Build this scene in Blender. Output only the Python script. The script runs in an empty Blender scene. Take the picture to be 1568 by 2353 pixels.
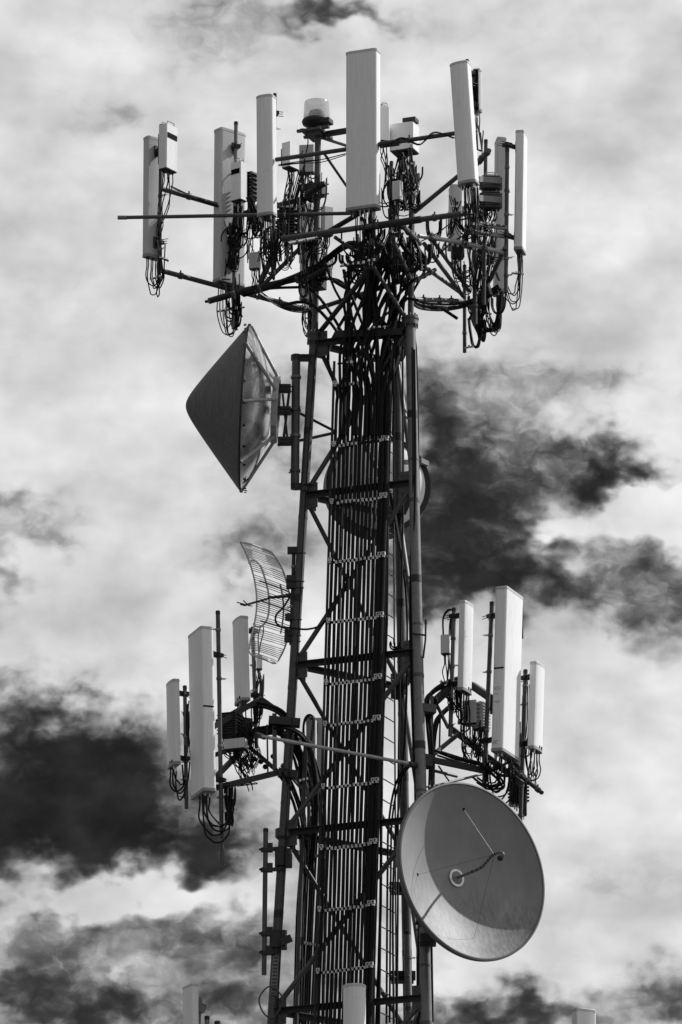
import bpy, math, random
from mathutils import Vector, Matrix
random.seed(7)
R_ = math.radians
S = bpy.context.scene
COL = S.collection
K = 1/150.0                     # metres per reference pixel at the tower
PITCH = R_(17.5); FOV = R_(10.0); F = 1176.5/math.tan(FOV/2)
CAM = Vector((0, 0, 1.7)); DH = 89.65*math.cos(PITCH)
UPV = Vector((0, 0, 1))
def W(x, y, Y=0.0):
    d = Vector(((x-784)/F, 0, 0)) + Vector((0, math.cos(PITCH), math.sin(PITCH))) + (1176.5-y)/F*Vector((0, -math.sin(PITCH), math.cos(PITCH)))
    return CAM + d*((DH+Y*K)/d.y)
def V(p): return W(*p)
def facing(yaw):                # 0 faces the viewer, +90 faces right
    a = R_(yaw); return Vector((math.sin(a), -math.cos(a), 0))
rnd = random.uniform

# ------------------------------------------------------------------ materials
def mat(name, base, rough=0.5, metal=0.0, var=0.15, scale=6.0, bump=0.0, streak=False, spec=0.5, speck=0.0):
    m = bpy.data.materials.new(name); m.use_nodes = True
    nt = m.node_tree; N = nt.nodes; L = nt.links
    b = N['Principled BSDF']; b.inputs['Roughness'].default_value = rough; b.inputs['Metallic'].default_value = metal
    b.inputs['Specular IOR Level'].default_value = spec
    tc = N.new('ShaderNodeTexCoord'); mp = N.new('ShaderNodeMapping'); L.new(tc.outputs['Object'], mp.inputs[0])
    if streak: mp.inputs['Scale'].default_value = (9, 9, 0.5)
    nz = N.new('ShaderNodeTexNoise'); nz.inputs['Scale'].default_value = scale; nz.inputs['Detail'].default_value = 6; nz.inputs['Roughness'].default_value = 0.65
    L.new(mp.outputs[0], nz.inputs[0])
    rp = N.new('ShaderNodeMapRange'); rp.inputs[1].default_value = 0.3; rp.inputs[2].default_value = 0.7
    rp.inputs[3].default_value = base*(1-var); rp.inputs[4].default_value = base*(1+var)
    L.new(nz.outputs[0], rp.inputs[0])
    out = rp.outputs[0]
    if speck > 0:
        n2 = N.new('ShaderNodeTexNoise'); n2.inputs['Scale'].default_value = 22; n2.inputs['Detail'].default_value = 4
        L.new(tc.outputs['Object'], n2.inputs[0])
        r2 = N.new('ShaderNodeMapRange'); r2.inputs[1].default_value = 0.60; r2.inputs[2].default_value = 0.70
        r2.inputs[3].default_value = 1.0; r2.inputs[4].default_value = 1-speck
        L.new(n2.outputs[0], r2.inputs[0])
        mu = N.new('ShaderNodeMath'); mu.operation = 'MULTIPLY'; L.new(out, mu.inputs[0]); L.new(r2.outputs[0], mu.inputs[1]); out = mu.outputs[0]
    cb = N.new('ShaderNodeCombineColor')
    for i in range(3): L.new(out, cb.inputs[i])
    L.new(cb.outputs[0], b.inputs['Base Color'])
    rr = N.new('ShaderNodeMapRange'); rr.inputs[3].default_value = max(0.05, rough-0.12); rr.inputs[4].default_value = min(1, rough+0.12)
    L.new(nz.outputs[0], rr.inputs[0]); L.new(rr.outputs[0], b.inputs['Roughness'])
    if bump > 0:
        bp = N.new('ShaderNodeBump'); bp.inputs['Strength'].default_value = bump; bp.inputs['Distance'].default_value = 0.01
        L.new(nz.outputs[0], bp.inputs['Height']); L.new(bp.outputs[0], b.inputs['Normal'])
    return m
M = dict(
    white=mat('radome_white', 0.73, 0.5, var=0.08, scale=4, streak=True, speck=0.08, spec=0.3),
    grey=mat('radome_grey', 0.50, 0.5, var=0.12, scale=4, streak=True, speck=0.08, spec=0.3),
    cap=mat('end_cap', 0.26, 0.55, var=0.15, scale=8),
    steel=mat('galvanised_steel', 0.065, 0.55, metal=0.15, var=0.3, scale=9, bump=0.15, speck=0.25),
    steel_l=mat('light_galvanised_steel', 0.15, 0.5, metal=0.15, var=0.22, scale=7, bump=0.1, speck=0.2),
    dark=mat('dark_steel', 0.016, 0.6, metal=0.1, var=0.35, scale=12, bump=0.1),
    cable=mat('black_cable', 0.005, 0.6, var=0.3, scale=12, spec=0.2),
    clamp=mat('bright_clamp', 0.55, 0.35, metal=0.5, var=0.25, scale=25),
    dish=mat('dish_paint', 0.11, 0.5, var=0.06, scale=3, speck=0.04, spec=0.3),
    cone=mat('fabric_radome', 0.12, 0.75, var=0.38, scale=5, bump=0.15, streak=True, spec=0.2),
    back=mat('polished_reflector', 0.45, 0.25, metal=0.75, var=0.4, scale=3, bump=0.3),
    rod=mat('grid_wire', 0.42, 0.6, metal=0.0, var=0.15, scale=10),
    ink=mat('black_ink', 0.006, 0.8, var=0.1, spec=0.05),
    zinc=mat('bright_zinc_tube', 0.36, 0.45, metal=0.3, var=0.25, scale=8, bump=0.1, speck=0.15),
    ground=mat('dry_ground', 0.06, 0.95, var=0.35, scale=0.6, bump=0.3),
    concrete=mat('concrete', 0.16, 0.9, var=0.2, scale=4, bump=0.3),
)
def lens_mat():
    m = bpy.data.materials.new('beacon_lens'); m.use_nodes = True; nt = m.node_tree; N = nt.nodes; L = nt.links
    b = N['Principled BSDF']; b.inputs['Base Color'].default_value = (.8, .8, .8, 1); b.inputs['Roughness'].default_value = 0.12
    tr = N.new('ShaderNodeBsdfTransparent'); tr.inputs[0].default_value = (.82, .82, .82, 1)
    tl = N.new('ShaderNodeBsdfTranslucent'); tl.inputs[0].default_value = (.45, .45, .45, 1)
    m1 = N.new('ShaderNodeMixShader'); m1.inputs[0].default_value = 0.25; L.new(tr.outputs[0], m1.inputs[1]); L.new(tl.outputs[0], m1.inputs[2])
    m2 = N.new('ShaderNodeMixShader')
    tc = N.new('ShaderNodeTexCoord'); wv = N.new('ShaderNodeTexWave'); wv.bands_direction = 'Z'; wv.inputs['Scale'].default_value = 12
    L.new(tc.outputs['Object'], wv.inputs[0])
    mr = N.new('ShaderNodeMapRange'); mr.inputs[3].default_value = 0.08; mr.inputs[4].default_value = 0.35; L.new(wv.outputs[1], mr.inputs[0])
    L.new(mr.outputs[0], m2.inputs[0]); L.new(m1.outputs[0], m2.inputs[1]); L.new(b.outputs[0], m2.inputs[2])
    L.new(m2.outputs[0], N['Material Output'].inputs[0]); return m
M['lens'] = lens_mat()
def dish_mat():                 # painted reflector with run-down dirt on its lower half
    m = bpy.data.materials.new('weathered_dish'); m.use_nodes = True; nt = m.node_tree; N = nt.nodes; L = nt.links
    b = N['Principled BSDF']; b.inputs['Roughness'].default_value = 0.55; b.inputs['Specular IOR Level'].default_value = 0.25
    tc = N.new('ShaderNodeTexCoord'); mp = N.new('ShaderNodeMapping'); mp.inputs['Scale'].default_value = (9, 9, 0.9); L.new(tc.outputs['Object'], mp.inputs[0])
    nz = N.new('ShaderNodeTexNoise'); nz.inputs['Scale'].default_value = 2.2; nz.inputs['Detail'].default_value = 8; nz.inputs['Roughness'].default_value = .7; L.new(mp.outputs[0], nz.inputs[0])
    n2 = N.new('ShaderNodeTexNoise'); n2.inputs['Scale'].default_value = 1.6; n2.inputs['Detail'].default_value = 4; L.new(tc.outputs['Object'], n2.inputs[0])
    a = N.new('ShaderNodeMapRange'); a.inputs[1].default_value = .3; a.inputs[2].default_value = .7; a.inputs[3].default_value = .45; a.inputs[4].default_value = 1.25; L.new(nz.outputs[0], a.inputs[0])
    c = N.new('ShaderNodeMapRange'); c.inputs[1].default_value = .3; c.inputs[2].default_value = .7; c.inputs[3].default_value = .85; c.inputs[4].default_value = 1.1; L.new(n2.outputs[0], c.inputs[0])
    sx = N.new('ShaderNodeSeparateXYZ'); L.new(tc.outputs['Object'], sx.inputs[0])
    g = N.new('ShaderNodeMapRange'); g.inputs[1].default_value = 0.55; g.inputs[2].default_value = 1.3; g.inputs[3].default_value = 1; g.inputs[4].default_value = 0.12; L.new(sx.outputs[2], g.inputs[0])
    mx = N.new('ShaderNodeMix'); L.new(g.outputs[0], mx.inputs[0]); mx.inputs[2].default_value = 1.0; L.new(a.outputs[0], mx.inputs[3])
    mu = N.new('ShaderNodeMath'); mu.operation = 'MULTIPLY'; L.new(mx.outputs[0], mu.inputs[0]); L.new(c.outputs[0], mu.inputs[1])
    m3 = N.new('ShaderNodeMath'); m3.operation = 'MULTIPLY'; m3.inputs[1].default_value = 0.23; L.new(mu.outputs[0], m3.inputs[0])
    cb = N.new('ShaderNodeCombineColor')
    for i in range(3): L.new(m3.outputs[0], cb.inputs[i])
    L.new(cb.outputs[0], b.inputs['Base Color']); return m
M['dishface'] = dish_mat()

# ------------------------------------------------------------------ mesh helpers
class MB:
    def __init__(s): s.v = []; s.f = []
    def tube(s, pts, r, n=8, caps=True):
        pts = [Vector(p) for p in pts]; m = len(pts)
        rs = r if isinstance(r, (list, tuple)) else [r]*m
        t0 = (pts[1]-pts[0]).normalized()
        u = t0.cross(UPV if abs(t0.z) < .95 else Vector((1, 0, 0))).normalized()
        b0 = len(s.v); a0 = rnd(0, 1)
        for i, p in enumerate(pts):
            if i == 0: t = t0
            elif i == m-1: t = (pts[-1]-pts[-2]).normalized()
            else:
                t = (pts[i+1]-pts[i-1])
                t = t.normalized() if t.length > 1e-9 else t0
            u = u-t*u.dot(t)
            if u.length < 1e-6: u = t.orthogonal()
            u.normalize(); w = t.cross(u)
            for j in range(n):
                a = 2*math.pi*j/n+a0; s.v.append(p+(u*math.cos(a)+w*math.sin(a))*rs[i])
        for i in range(m-1):
            for j in range(n):
                k = (j+1) % n; s.f.append((b0+i*n+j, b0+i*n+k, b0+(i+1)*n+k, b0+(i+1)*n+j))
        if caps:
            s.f.append(tuple(b0+j for j in reversed(range(n)))); s.f.append(tuple(b0+(m-1)*n+j for j in range(n)))
        return s
    def pipe(s, pts, rpx, n=8): return s.tube([V(p) for p in pts], rpx*K, n)      # reference pixels and depths
    def cur(s, pts, rpx, n=6, sub=5): return s.tube(smooth([V(p) for p in pts], sub), rpx*K, n)
    def prism(s, prof, o, u, w, along, scale2=1.0):
        b = len(s.v); n = len(prof)
        for (a, c) in prof: s.v.append(o+u*a+w*c)
        for (a, c) in prof: s.v.append(o+along+u*a*scale2+w*c*scale2)
        for j in range(n):
            k = (j+1) % n; s.f.append((b+j, b+k, b+n+k, b+n+j))
        s.f.append(tuple(b+j for j in reversed(range(n)))); s.f.append(tuple(b+n+j for j in range(n))); return s
    def box(s, c, u, w, t, hu, hw, ht, bev=0.0):       # centre, three unit axes, half sizes
        if bev > 0:
            e = bev; prof = [(-hu+e, -hw), (hu-e, -hw), (hu, -hw+e), (hu, hw-e), (hu-e, hw), (-hu+e, hw), (-hu, hw-e), (-hu, -hw+e)]
        else: prof = [(-hu, -hw), (hu, -hw), (hu, hw), (-hu, hw)]
        return s.prism(prof, c-t*ht, u, w, t*2*ht)
    def beam(s, a, b, hw, hh):                          # square bar between two points
        d = b-a; t = d.normalized(); u = t.cross(UPV)
        if u.length < .05: u = t.cross(Vector((0, 1, 0)))
        u.normalize(); w = u.cross(t)
        return s.prism([(-hw, -hh), (hw, -hh), (hw, hh), (-hw, hh)], a, u, w, d)
    def bpx(s, a, b, hw, hh): return s.beam(V(a), V(b), hw*K, hh*K)
    def lathe(s, o, ax, prof, n=48, capA=False, capB=False):
        ax = ax.normalized(); u = ax.cross(UPV)
        if u.length < .05: u = Vector((1, 0, 0))
        u.normalize(); w = ax.cross(u); b = len(s.v)
        for (r, h) in prof:
            for j in range(n):
                a = 2*math.pi*j/n; s.v.append(o+ax*h+(u*math.cos(a)+w*math.sin(a))*max(r, 1e-4))
        for i in range(len(prof)-1):
            for j in range(n):
                k = (j+1) % n; s.f.append((b+i*n+j, b+i*n+k, b+(i+1)*n+k, b+(i+1)*n+j))
        if capA: s.f.append(tuple(b+j for j in reversed(range(n))))
        if capB: s.f.append(tuple(b+(len(prof)-1)*n+j for j in range(n)))
        return s
def smooth(P, sub=5):
    if len(P) < 3: return P
    Q = [P[0]*2-P[1]]+P+[P[-1]*2-P[-2]]; out = []
    for i in range(1, len(Q)-2):
        a, b, c, d = Q[i-1], Q[i], Q[i+1], Q[i+2]
        for k in range(sub):
            t = k/sub; out.append(0.5*((2*b)+(c-a)*t+(2*a-5*b+4*c-d)*t*t+(3*b-a-3*c+d)*t**3))
    out.append(P[-1]); return out
WO = {}
def tag(o, label=None, cat=None, group=None, kind=None):
    if label: o['label'] = label
    if cat: o['category'] = cat
    if group: o['group'] = group
    if kind: o['kind'] = kind
    return o
def build(mb, name, m, parent=None, label=None):
    vs = mb.v; n = len(vs)
    xs = [v.x for v in vs]; ys = [v.y for v in vs]; zs = [v.z for v in vs]
    o3 = Vector(((min(xs)+max(xs))/2, (min(ys)+max(ys))/2, min(zs)))
    me = bpy.data.meshes.new(name); me.from_pydata([v-o3 for v in vs], [], mb.f); me.update()
    me.polygons.foreach_set('use_smooth', [True]*len(me.polygons)); me.set_sharp_from_angle(angle=R_(38))
    me.materials.append(M[m] if isinstance(m, str) else m)
    o = bpy.data.objects.new(name, me); COL.objects.link(o)
    if parent is not None: o.parent = parent; o.location = o3-WO[parent.name]
    else: o.location = o3
    WO[o.name] = o3
    if label: o['label'] = label
    return o
def thing(name, label, cat, at, group=None):
    o = bpy.data.objects.new(name, None); o.empty_display_size = .2; COL.objects.link(o); o.location = at; WO[o.name] = Vector(at)
    return tag(o, label, cat, group)

# ------------------------------------------------------------------ sky, sun, camera
SUN_YAW, SUN_EL = 115, 42
def world():
    w = bpy.data.worlds.new('World'); S.world = w; w.use_nodes = True; nt = w.node_tree; N = nt.nodes; L = nt.links; N.clear()
    def math_(op, a, b=None, c=None, clamp=False):
        n = N.new('ShaderNodeMath'); n.operation = op; n.use_clamp = clamp
        for i, x in enumerate((a, b, c)):
            if x is None: continue
            if isinstance(x, (int, float)): n.inputs[i].default_value = x
            else: L.new(x, n.inputs[i])
        return n.outputs[0]
    sky = N.new('ShaderNodeTexSky'); sky.sky_type = 'NISHITA'; sky.sun_disc = False; sky.sun_elevation = R_(SUN_EL); sky.sun_rotation = R_(180-SUN_YAW)
    bw = N.new('ShaderNodeRGBToBW'); L.new(sky.outputs[0], bw.inputs[0])
    tc = N.new('ShaderNodeTexCoord')
    def noise(vec, sc, det, ro, dist=0.0, off=0):
        n = N.new('ShaderNodeTexNoise'); n.noise_dimensions = '2D'; n.inputs['Scale'].default_value = sc; n.inputs['Detail'].default_value = det; n.inputs['Roughness'].default_value = ro; n.inputs['Distortion'].default_value = dist
        mp = N.new('ShaderNodeMapping'); mp.inputs['Location'].default_value = (off*7, off*5, 0); L.new(vec, mp.inputs[0]); L.new(mp.outputs[0], n.inputs[0]); return n
    # direction measured in hundredths of the picture along fixed compass axes
    def dot(vec):
        n = N.new('ShaderNodeVectorMath'); n.operation = 'DOT_PRODUCT'; L.new(tc.outputs['Generated'], n.inputs[0]); n.inputs[1].default_value = vec; return n.outputs['Value']
    a = math_('MULTIPLY', dot((1, 0, 0)), F/100.0); b = math_('MULTIPLY', dot((0, -math.sin(PITCH), math.cos(PITCH))), F/100.0)
    cb = N.new('ShaderNodeCombineXYZ'); L.new(a, cb.inputs[0]); L.new(b, cb.inputs[1]); P = cb.outputs[0]
    st = N.new('ShaderNodeVectorMath'); st.operation = 'MULTIPLY'; st.inputs[1].default_value = (0.8, 1.1, 1); L.new(P, st.inputs[0]); Q = st.outputs[0]
    w1 = noise(Q, 0.62, 3, .6, off=3.1); w2 = noise(Q, 1.7, 4, .48, off=9.7)
    def cen(n, amp):
        s1 = N.new('ShaderNodeVectorMath'); s1.operation = 'SUBTRACT'; s1.inputs[1].default_value = (.5, .5, .5); L.new(n.outputs['Color'], s1.inputs[0])
        s2 = N.new('ShaderNodeVectorMath'); s2.operation = 'SCALE'; s2.inputs['Scale'].default_value = amp; L.new(s1.outputs[0], s2.inputs[0]); return s2.outputs[0]
    ad = N.new('ShaderNodeVectorMath'); ad.operation = 'ADD'; L.new(P, ad.inputs[0]); L.new(cen(w1, 2.2), ad.inputs[1])
    a2 = N.new('ShaderNodeVectorMath'); a2.operation = 'ADD'; L.new(ad.outputs[0], a2.inputs[0]); L.new(cen(w2, 0.75), a2.inputs[1])
    PW = a2.outputs[0]
    blobs = [  # x, y, rx, ry, strength (dark gaps between clouds; negative: bright banks)
        (455, 60, 85, 38, .42), (790, 42, 95, 22, .8), (640, 15, 130, 22, .25), (250, 272, 55, 30, .30), (560, 110, 60, 25, .08), (1130, 60, 200, 60, .05),
        (985, 925, 55, 80, .75), (1040, 1060, 90, 80, .8), (1140, 1170, 115, 70, .75), (1080, 1290, 130, 70, .8), (1190, 1355, 90, 45, .6),
        (1240, 1075, 90, 45, .5), (1395, 1105, 50, 60, 1.4), (1470, 1085, 60, 22, .6), (1385, 862, 60, 35, .32), (1300, 1010, 55, 28, .4), (1120, 960, 60, 40, .3),
        (1440, 1300, 110, 60, .45), (1535, 1420, 70, 70, .5), (1380, 1390, 80, 30, .3), (1180, 860, 110, 40, .3), (1130, 1330, 120, 40, .35), (960, 1300, 60, 80, .3), (1330, 1180, 60, 50, .25), (1200,1010,60,40,.35),
        (20, 1185, 60, 34, .6), (140, 1215, 40, 28, .35), (0, 1320, 30, 50, .4), (610, 1262, 90, 40, .6), (650, 1050, 70, 80, .42), (700, 930, 60, 60, .3),
        (60, 1715, 140, 60, 1.0), (215, 1690, 120, 50, .75), (60, 1880, 150, 70, 1.3), (260, 1890, 150, 70, .9), (430, 1950, 110, 50, .8), (540, 1950, 70, 40, .5), (300, 1760, 60, 50, .5),
        (20, 2010, 80, 40, .6), (450, 2140, 100, 50, .65), (560, 2110, 60, 50, .35), (170, 2180, 90, 45, .5), (70, 2290, 140, 45, .8), (300, 2325, 170, 40, .8), (540, 2270, 90, 80, .7), (150, 2120, 60, 25, .3),
        (1085, 2335, 110, 38, .85), (1250, 2315, 90, 34, .65), (1540, 2290, 60, 40, .65), (1460, 2010, 110, 40, .12), (780, 2250, 100, 120, .4), (5, 1590, 50, 40, .4), (1130, 2270, 40, 25, .3),
        (230, 2220, 330, 110, .15), (1450, 1330, 150, 90, .2), (1170, 900, 150, 40, .25), (260, 1740, 110, 50, .4), (330, 1900, 200, 60, .35), (120, 1800, 150, 90, .4), (60, 2130, 120, 60, .15), (1250, 2340, 260, 40, .35), (1240, 1290, 90, 60, .45), (1000, 1180, 70, 120, .5),
        (1295, 1235, 60, 55, -.95), (1490, 1190, 90, 60, -.9), (420, 2050, 120, 42, -.75), (170, 2065, 100, 34, -.5), (470,2230,50,40,-.3), (1450, 1480, 120, 60, -.2)]
    tot = None
    for (x, y, rx, ry, k) in blobs:
        sx, sy = 100.0/rx, 100.0/ry
        m = N.new('ShaderNodeVectorMath'); m.operation = 'MULTIPLY_ADD'; m.inputs[1].default_value = (sx, sy, 0)
        m.inputs[2].default_value = (-(x-784)/100.0*sx, -(1176.5-y)/100.0*sy, 0); L.new(PW, m.inputs[0])
        ln = N.new('ShaderNodeVectorMath'); ln.operation = 'DOT_PRODUCT'; L.new(m.outputs[0], ln.inputs[0]); L.new(m.outputs[0], ln.inputs[1])
        e = math_('EXPONENT', math_('MULTIPLY', ln.outputs['Value'], -0.50))
        tot = math_('MULTIPLY', e, k) if tot is None else math_('MULTIPLY_ADD', e, k, tot)
    n3 = noise(Q, 0.9, 6, .50, 0, off=5.5); n4 = noise(Q, 0.42, 3, .5, 0, off=1.7)
    # wisps only where a gap is near
    near = math_('MULTIPLY', tot, 1.3, clamp=True)
    wis = math_('MULTIPLY', math_('SUBTRACT', n3.outputs[0], 0.5), math_('MULTIPLY_ADD', near, 1.25, 0.30))
    vo = N.new('ShaderNodeTexVoronoi'); vo.feature = 'SMOOTH_F1'; vo.voronoi_dimensions = '2D'; vo.inputs['Scale'].default_value = 1.25; vo.inputs['Detail'].default_value = 2; vo.inputs['Roughness'].default_value = .52; vo.inputs['Lacunarity'].default_value = 2.3; vo.inputs['Smoothness'].default_value = .35
    try: vo.normalize = False
    except Exception: pass
    wv = N.new('ShaderNodeVectorMath'); wv.operation = 'ADD'; L.new(Q, wv.inputs[0]); L.new(cen(w2, 0.9), wv.inputs[1]); L.new(wv.outputs[0], vo.inputs[0])
    puff = math_('SUBTRACT', vo.outputs['Distance'], 0.55)
    wis = math_('ADD', wis, math_('MULTIPLY', puff, math_('MULTIPLY_ADD', near, 0.50, 0.12)))
    gsum = math_('MAXIMUM', math_('ADD', math_('MULTIPLY', tot, 1.0), wis), 0.0)
    gap = math_('SUBTRACT', 1.0, math_('POWER', 2.71828, math_('MULTIPLY', gsum, -1.05)))
    gs = N.new('ShaderNodeMapRange'); gs.interpolation_type = 'SMOOTHSTEP'; gs.inputs[1].default_value = -0.06; gs.inputs[2].default_value = 0.86; L.new(gap, gs.inputs[0])
    # cloud brightness: soft shapes inside the white
    cl = N.new('ShaderNodeMapRange'); cl.inputs[1].default_value = .3; cl.inputs[2].default_value = .7; cl.inputs[3].default_value = 0.52; cl.inputs[4].default_value = 0.90
    mixn = math_('ADD', math_('MULTIPLY', n4.outputs[0], .75), math_('MULTIPLY', n3.outputs[0], .25)); L.new(mixn, cl.inputs[0])
    clear = math_('MULTIPLY', bw.outputs[0], 0.03)            # deep filtered blue of the clear sky
    mx = N.new('ShaderNodeMix'); L.new(gs.outputs[0], mx.inputs[0]); L.new(math_('MULTIPLY', cl.outputs[0], 10.0), mx.inputs[2])
    L.new(math_('ADD', clear, math_('MULTIPLY', math_('POWER', n3.outputs[0], 2.2), 0.5)), mx.inputs[3])
    sdv = facing(SUN_YAW); side = math_('MULTIPLY_ADD', dot((sdv.x, sdv.y, 0.0)), 0.46, 0.81)  # sky dimmed away from the sun, added to deepen shade on unlit faces
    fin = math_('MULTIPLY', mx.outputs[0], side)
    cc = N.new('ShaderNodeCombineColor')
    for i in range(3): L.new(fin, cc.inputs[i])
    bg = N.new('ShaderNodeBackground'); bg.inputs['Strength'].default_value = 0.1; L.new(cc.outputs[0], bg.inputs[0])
    o = N.new('ShaderNodeOutputWorld'); L.new(bg.outputs[0], o.inputs[0])
    w.cycles.sampling_method = 'MANUAL'; w.cycles.sample_map_resolution = 256
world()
sd = bpy.data.lights.new('sun', 'SUN'); sd.energy = 5.0; sd.angle = R_(0.5); sd.color = (1, 1, 1)
so = bpy.data.objects.new('sun', sd); COL.objects.link(so)
to_sun = facing(SUN_YAW)*math.cos(R_(SUN_EL))+UPV*math.sin(R_(SUN_EL))
so.rotation_euler = to_sun.to_track_quat('Z', 'Y').to_euler(); so.location = (40, 60, 80)
cd = bpy.data.cameras.new('camera'); cam = bpy.data.objects.new('camera', cd); COL.objects.link(cam)
cam.location = CAM; cam.rotation_euler = (R_(90)+PITCH, 0, 0); cd.sensor_fit = 'VERTICAL'; cd.angle_y = FOV; cd.sensor_height = 36; cd.angle = FOV
cd.clip_start = 0.5; cd.clip_end = 9000
S.camera = cam
S.render.engine = 'CYCLES'
S.view_settings.view_transform = 'Standard'; S.view_settings.look = 'None'; S.view_settings.exposure = 0; S.view_settings.gamma = 1
S.render.resolution_x = 682; S.render.resolution_y = 1024

g = MB(); n = 64
g.v = [Vector((4500*math.cos(2*math.pi*i/n), 4500*math.sin(2*math.pi*i/n)+80, 0)) for i in range(n)]; g.f = [tuple(range(n))]
tag(build(g, 'ground', 'ground'), kind='structure')

# ------------------------------------------------------------------ the tower
def line(a, b):
    A, B = V(a), V(b)
    return lambda z: A+(B-A)*((z-A.z)/(B.z-A.z))
LEG = dict(L=line((722, 775, -18), (626, 2337, -30)), R=line((943, 745, -103), (980, 2322, -172)), B=line((911, 800, 122), (938, 2330, 204)))
def zL(y): return V((722+(626-722)*(y-775)/(2337-775), y, -18-12*(y-775)/1562)).z
nodes = [zL(y) for y in (775, 1140, 1530, 1915, 2325)]
while nodes[-1] > 3: nodes.append(max(0.35, nodes[-1]-2.72))
nodes[-1] = 0.35
tower = thing('lattice_tower', 'tall three legged lattice tower of grey steel tubes carrying all the antennas', 'tower', LEG['L'](0)*.33+LEG['R'](0)*.33+LEG['B'](0)*.34)
TZ = dict(L=V((722, 775, -18)).z, R=V((943, 738, -103)).z, B=V((911, 800, 122)).z)
ytop = dict(L=300, R=345, B=560)
for k, rr, rb, m in (('L', 10, 13, 'steel'), ('R', 12, 13, 'steel_l'), ('B', 10.5, 12, 'steel')):  # right leg's sunlit brightness is put into its colour by lighter steel
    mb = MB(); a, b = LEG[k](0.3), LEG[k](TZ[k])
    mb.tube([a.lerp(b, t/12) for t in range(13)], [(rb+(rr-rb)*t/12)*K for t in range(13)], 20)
    lg = build(mb, 'leg', m, tower, dict(R='right hand leg coloured lighter as if in full sun', L='left hand leg', B='rear leg')[k])
    fl = MB(); ax = (b-a).normalized()
    fl.lathe(b, ax, [(rr*K, -.10), (rr*1.55*K, -.07), (rr*1.55*K, .02), (rr*1.7*K, .02), (rr*1.7*K, .06), (rr*.8*K, .07)], 14, capB=True)
    for i in range(8):
        an = i*math.pi/4; p = b+Vector((math.cos(an), math.sin(an), 0))*rr*1.35*K; fl.tube([p-ax*.12, p+ax*.11], .014, 6)
    build(fl, 'flange', 'steel', lg)
    for j, (zz) in enumerate(nodes[1:6]):
        for dz, h, rs in ((-.35, .03, 1.06), (.45, .015, 1.05), (1.25, .06, 1.03)):
            c = LEG[k](zz+dz*rnd(.8, 1.2)); bm = MB(); r0 = (rb+(rr-rb)*c.z/b.z)*K*rs
            bm.lathe(c, ax, [(r0*.97, -h), (r0, -h), (r0, h), (r0*.97, h)], 20)
            build(bm, 'band', 'dark' if h > .04 else 'steel', lg)
# flanges seen lower on the left leg
c = LEG['L'](zL(1915)); mb = MB(); mb.lathe(c, UPV, [(12*K, -.1), (19*K, -.06), (19*K, .06), (12*K, .08)], 24); build(mb, 'flange', 'steel', tower)
# upper pole extensions
def ext(k, pts, r, m='steel', label=None):
    mb = MB(); mb.pipe(pts, r, 16); return build(mb, 'mast_extension', m, tower, label)
ext('L', [(724, 775, -18), (728, 540, -18), (731, 318, -18)], 7.5)
ext('R', [(944, 740, -103), (946, 540, -103), (948, 372, -103)], 7)
ext('B', [(911, 800, 122), (905, 620, 122), (897, 480, 122)], 6)
for i in range(len(nodes)):
    z = nodes[i]; P = {k: LEG[k](z) for k in 'LRB'}
    for (a, b) in (('L', 'R'), ('L', 'B'), ('R', 'B')):
        mb = MB(); A, B = P[a].copy(), P[b].copy()
        if i == 0: A.z -= .12; B.z -= .12
        d = (B-A).normalized(); mb.beam(A+d*.06, B-d*.06, .020, .042)
        nrm = d.cross(UPV); mb.beam(A+d*.06+nrm*.05+UPV*.034, B-d*.06+nrm*.05+UPV*.034, .045, .006)
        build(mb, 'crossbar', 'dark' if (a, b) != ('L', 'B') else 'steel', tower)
        for (Q, s) in ((A, 1), (B, -1)):                      # gusset plates
            mb = MB(); q = Q+d*s*.13; mb.box(q, d, nrm, UPV, .09, .008, .20); 
            for bz in (-.14, -.05, .05, .14):
                for bx in (-.05, .05): mb.tube([q+UPV*bz+d*bx-nrm*.025, q+UPV*bz+d*bx+nrm*.025], .013, 6)
            build(mb, 'gusset_plate', 'steel', tower)
    if i+1 < len(nodes):
        Pn = {k: LEG[k](nodes[i+1]) for k in 'LRB'}
        for (A, B, r) in ((P['R'], Pn['L'], 6), (P['L'], Pn['B'], 5.5), (P['B'], Pn['R'], 6)):
            mb = MB(); d = (B-A).normalized(); mb.tube([A+d*.2, B-d*.2], r*K, 10); build(mb, 'diagonal', 'steel', tower)
for k in 'LRB':
    c = LEG[k](0); mb = MB(); mb.lathe(Vector((c.x, c.y, -.2)), UPV, [(.55, 0), (.55, .5), (.5, .52)], 24, capB=True); build(mb, 'footing', 'concrete', tower)
# ladder: two rails and rungs running back into the tower
lad = MB()
la = line((886, 1150, -40), (872, 2340, -70)); lb = line((905, 1160, 0), (911, 2350, 20))
ztop = V((890, 900, -40)).z
lad.tube([la(0.2), la(ztop)], 2.6*K, 8); lad.tube([lb(0.2), lb(ztop)], 2.0*K, 8)
z = .4
while z < ztop: lad.tube([la(z), lb(z)], 1.4*K, 6); z += .328
build(lad, 'ladder', 'dark', tower)
# plate with rows of small marks on the left leg
mb = MB(); c0 = LEG['L'](zL(2200)); c1 = LEG['L'](zL(2290)); off = facing(0)*.094
mb.prism([(-.045, -.004), (.045, -.004), (.045, .004), (-.045, .004)], c1+off, Vector((1, 0, 0)), Vector((0, 1, 0)), c0-c1)
pl = build(mb, 'label_plate', 'steel_l', tower)
mk = MB()
for i in range(11):
    p = c1.lerp(c0, (i+.5)/11)+off+facing(0)*.006
    for j in (-.022, 0, .022): mk.box(p+Vector((j, 0, 0)), Vector((1, 0, 0)), Vector((0, 1, 0)), UPV, .007, .002, .011)
build(mk, 'printed_marks', 'ink', pl)

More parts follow.
